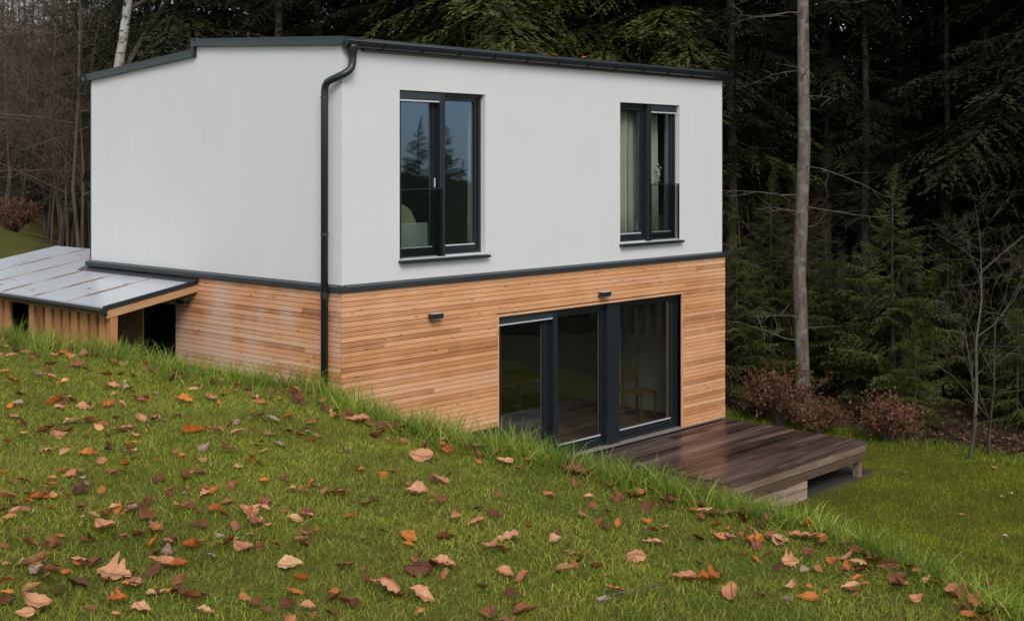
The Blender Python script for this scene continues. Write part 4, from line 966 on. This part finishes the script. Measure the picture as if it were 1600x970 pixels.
for px, py, wpx, c_ in items:
    P = hit_lawn(px, py+2); dep = (P[0]-CAM[0])*FW[0]+(P[1]-CAM[1])*FW[1]
    if dep > 14: continue
    spots.append((P[0], P[1]))
    L = min(.15, max(.045, wpx*dep/FPX*1.13))
    i = random.choices(range(7), (1,3,3,3,3,1,2))[0]; o = bpy.data.objects.new('fallen_leaf', LV[c_][i]); COL.objects.link(o)
    o.location = (P[0], P[1], tz(P[0],P[1])+random.uniform(.012,.028)); o.scale = (L, L, L*random.uniform(.8,1.1))
    az = YAW-math.pi/2+random.choice((1,-1))*math.pi/2+random.gauss(0,.6)
    o.rotation_euler = (random.gauss(0,.22), random.gauss(.0,.34), az)
    zone = 'among the long grass on the bank top' if dep > crest(np.array([(P[0]-CAM[0])*RT[0]+(P[1]-CAM[1])*RT[1]]))[0]-.55 else 'on the short lawn'
    lab = ('large ' if L > .115 else 'small ' if L < .07 else '')+LSH[i]+' '+LC[c_]+' leaf '+zone
    tag(o, lab, 'leaf', lab+' set')
# small leaf pieces beyond the ones placed singly
VV = []; FF = []; n0 = 0; src = []
for me in LV['b']:
    v = np.empty(len(me.vertices)*3, np.float32); me.vertices.foreach_get('co', v); me.calc_loop_triangles()
    t = np.empty(len(me.loop_triangles)*3, np.int32); me.loop_triangles.foreach_get('vertices', t); src.append((v.reshape(-1,3), t.reshape(-1,3)))
cnt = 0
while cnt < 620:
    r_ = random.uniform(-4.4, 2.3); c0 = float(crest(np.array([r_]))[0])
    s_ = c0+random.gauss(-.12,.28) if cnt % 3 else random.uniform(3.4, c0)
    q = CAM[:2]+s_*FW+r_*RT
    if cnt % 5 < 2: q = np.array(random.choice(spots))+np.array([random.gauss(0,.09), random.gauss(0,.09)])
    v, t = src[random.randrange(7)]; L = random.uniform(.025,.065) if cnt % 3 == 0 else random.uniform(.04,.085)
    E_ = Matrix.Translation((q[0], q[1], tz(q[0],q[1])+random.uniform(.01,.03))) @ Matrix.Rotation(random.uniform(0,6.28),4,'Z') @ Matrix.Rotation(random.gauss(0,.4),4,'X') @ Matrix.Rotation(random.gauss(0,.4),4,'Y') @ Matrix.Scale(L,4)
    A4 = np.array(E_); VV.append(v @ A4[:3,:3].T+A4[:3,3]); FF.append(t+n0); n0 += len(v); cnt += 1
o = link('leaf_litter', npmesh('leaf_litter', np.concatenate(VV), np.concatenate(FF), M['litter'], True))
tag(o, 'small withered leaves and scraps caught in the grass of the bank', 'leaf litter', kind='stuff')
for q in range(16):
    P = (random.uniform(5.8,10.5), random.uniform(-8,-3)); 
    if forest_d(np.array([P[0]]), np.array([P[1]]))[0] > -.3: continue
    o = bpy.data.objects.new('fallen_leaf', LV['t'][q % 7]); COL.objects.link(o); o.location = (*P, tz(*P)+.05); o.scale = (.09,)*3; o.rotation_euler = (0,.2,q)
    tag(o, 'pale leaf lying alone on the lower lawn beside the deck', 'leaf', 'pale leaves on the lower lawn')
for px, py in ((868,92.5),(916,96)):
    P = at_front(px, py, .02); o = bpy.data.objects.new('fallen_leaf', LV['o'][1]); COL.objects.link(o); o.location = (P[0], .04, roof_z(0)+.015); o.scale = (.13,)*3; o.rotation_euler = (.2,.1,px)
    tag(o, 'orange leaf caught on the house roof edge above the gutter', 'leaf', 'orange leaves on the house roof edge')
for px, py, l_, a_, lab in ((232,676,.42,.5,'thin dark twig lying among leaves on the lawn'),(975,940,.35,2.9,'thin pale twig lying on bare short grass')):
    P = hit_lawn(px, py); m = MB().tube([(-l_/2,0,.03),(-l_*.1,.03,.045),(l_*.2,.01,.04),(l_/2,.05,.03)], [.0026,.0022,.0018,.001], 5); m.tube([(l_*.05,.02,.042),(l_*.15,-.06,.05)], [.002,.001], 4)
    o = m.build('twig', M['twig'], None, True, (P[0], P[1], tz(P[0],P[1]))); o.rotation_euler = (0,0,a_); tag(o, lab, 'twig')
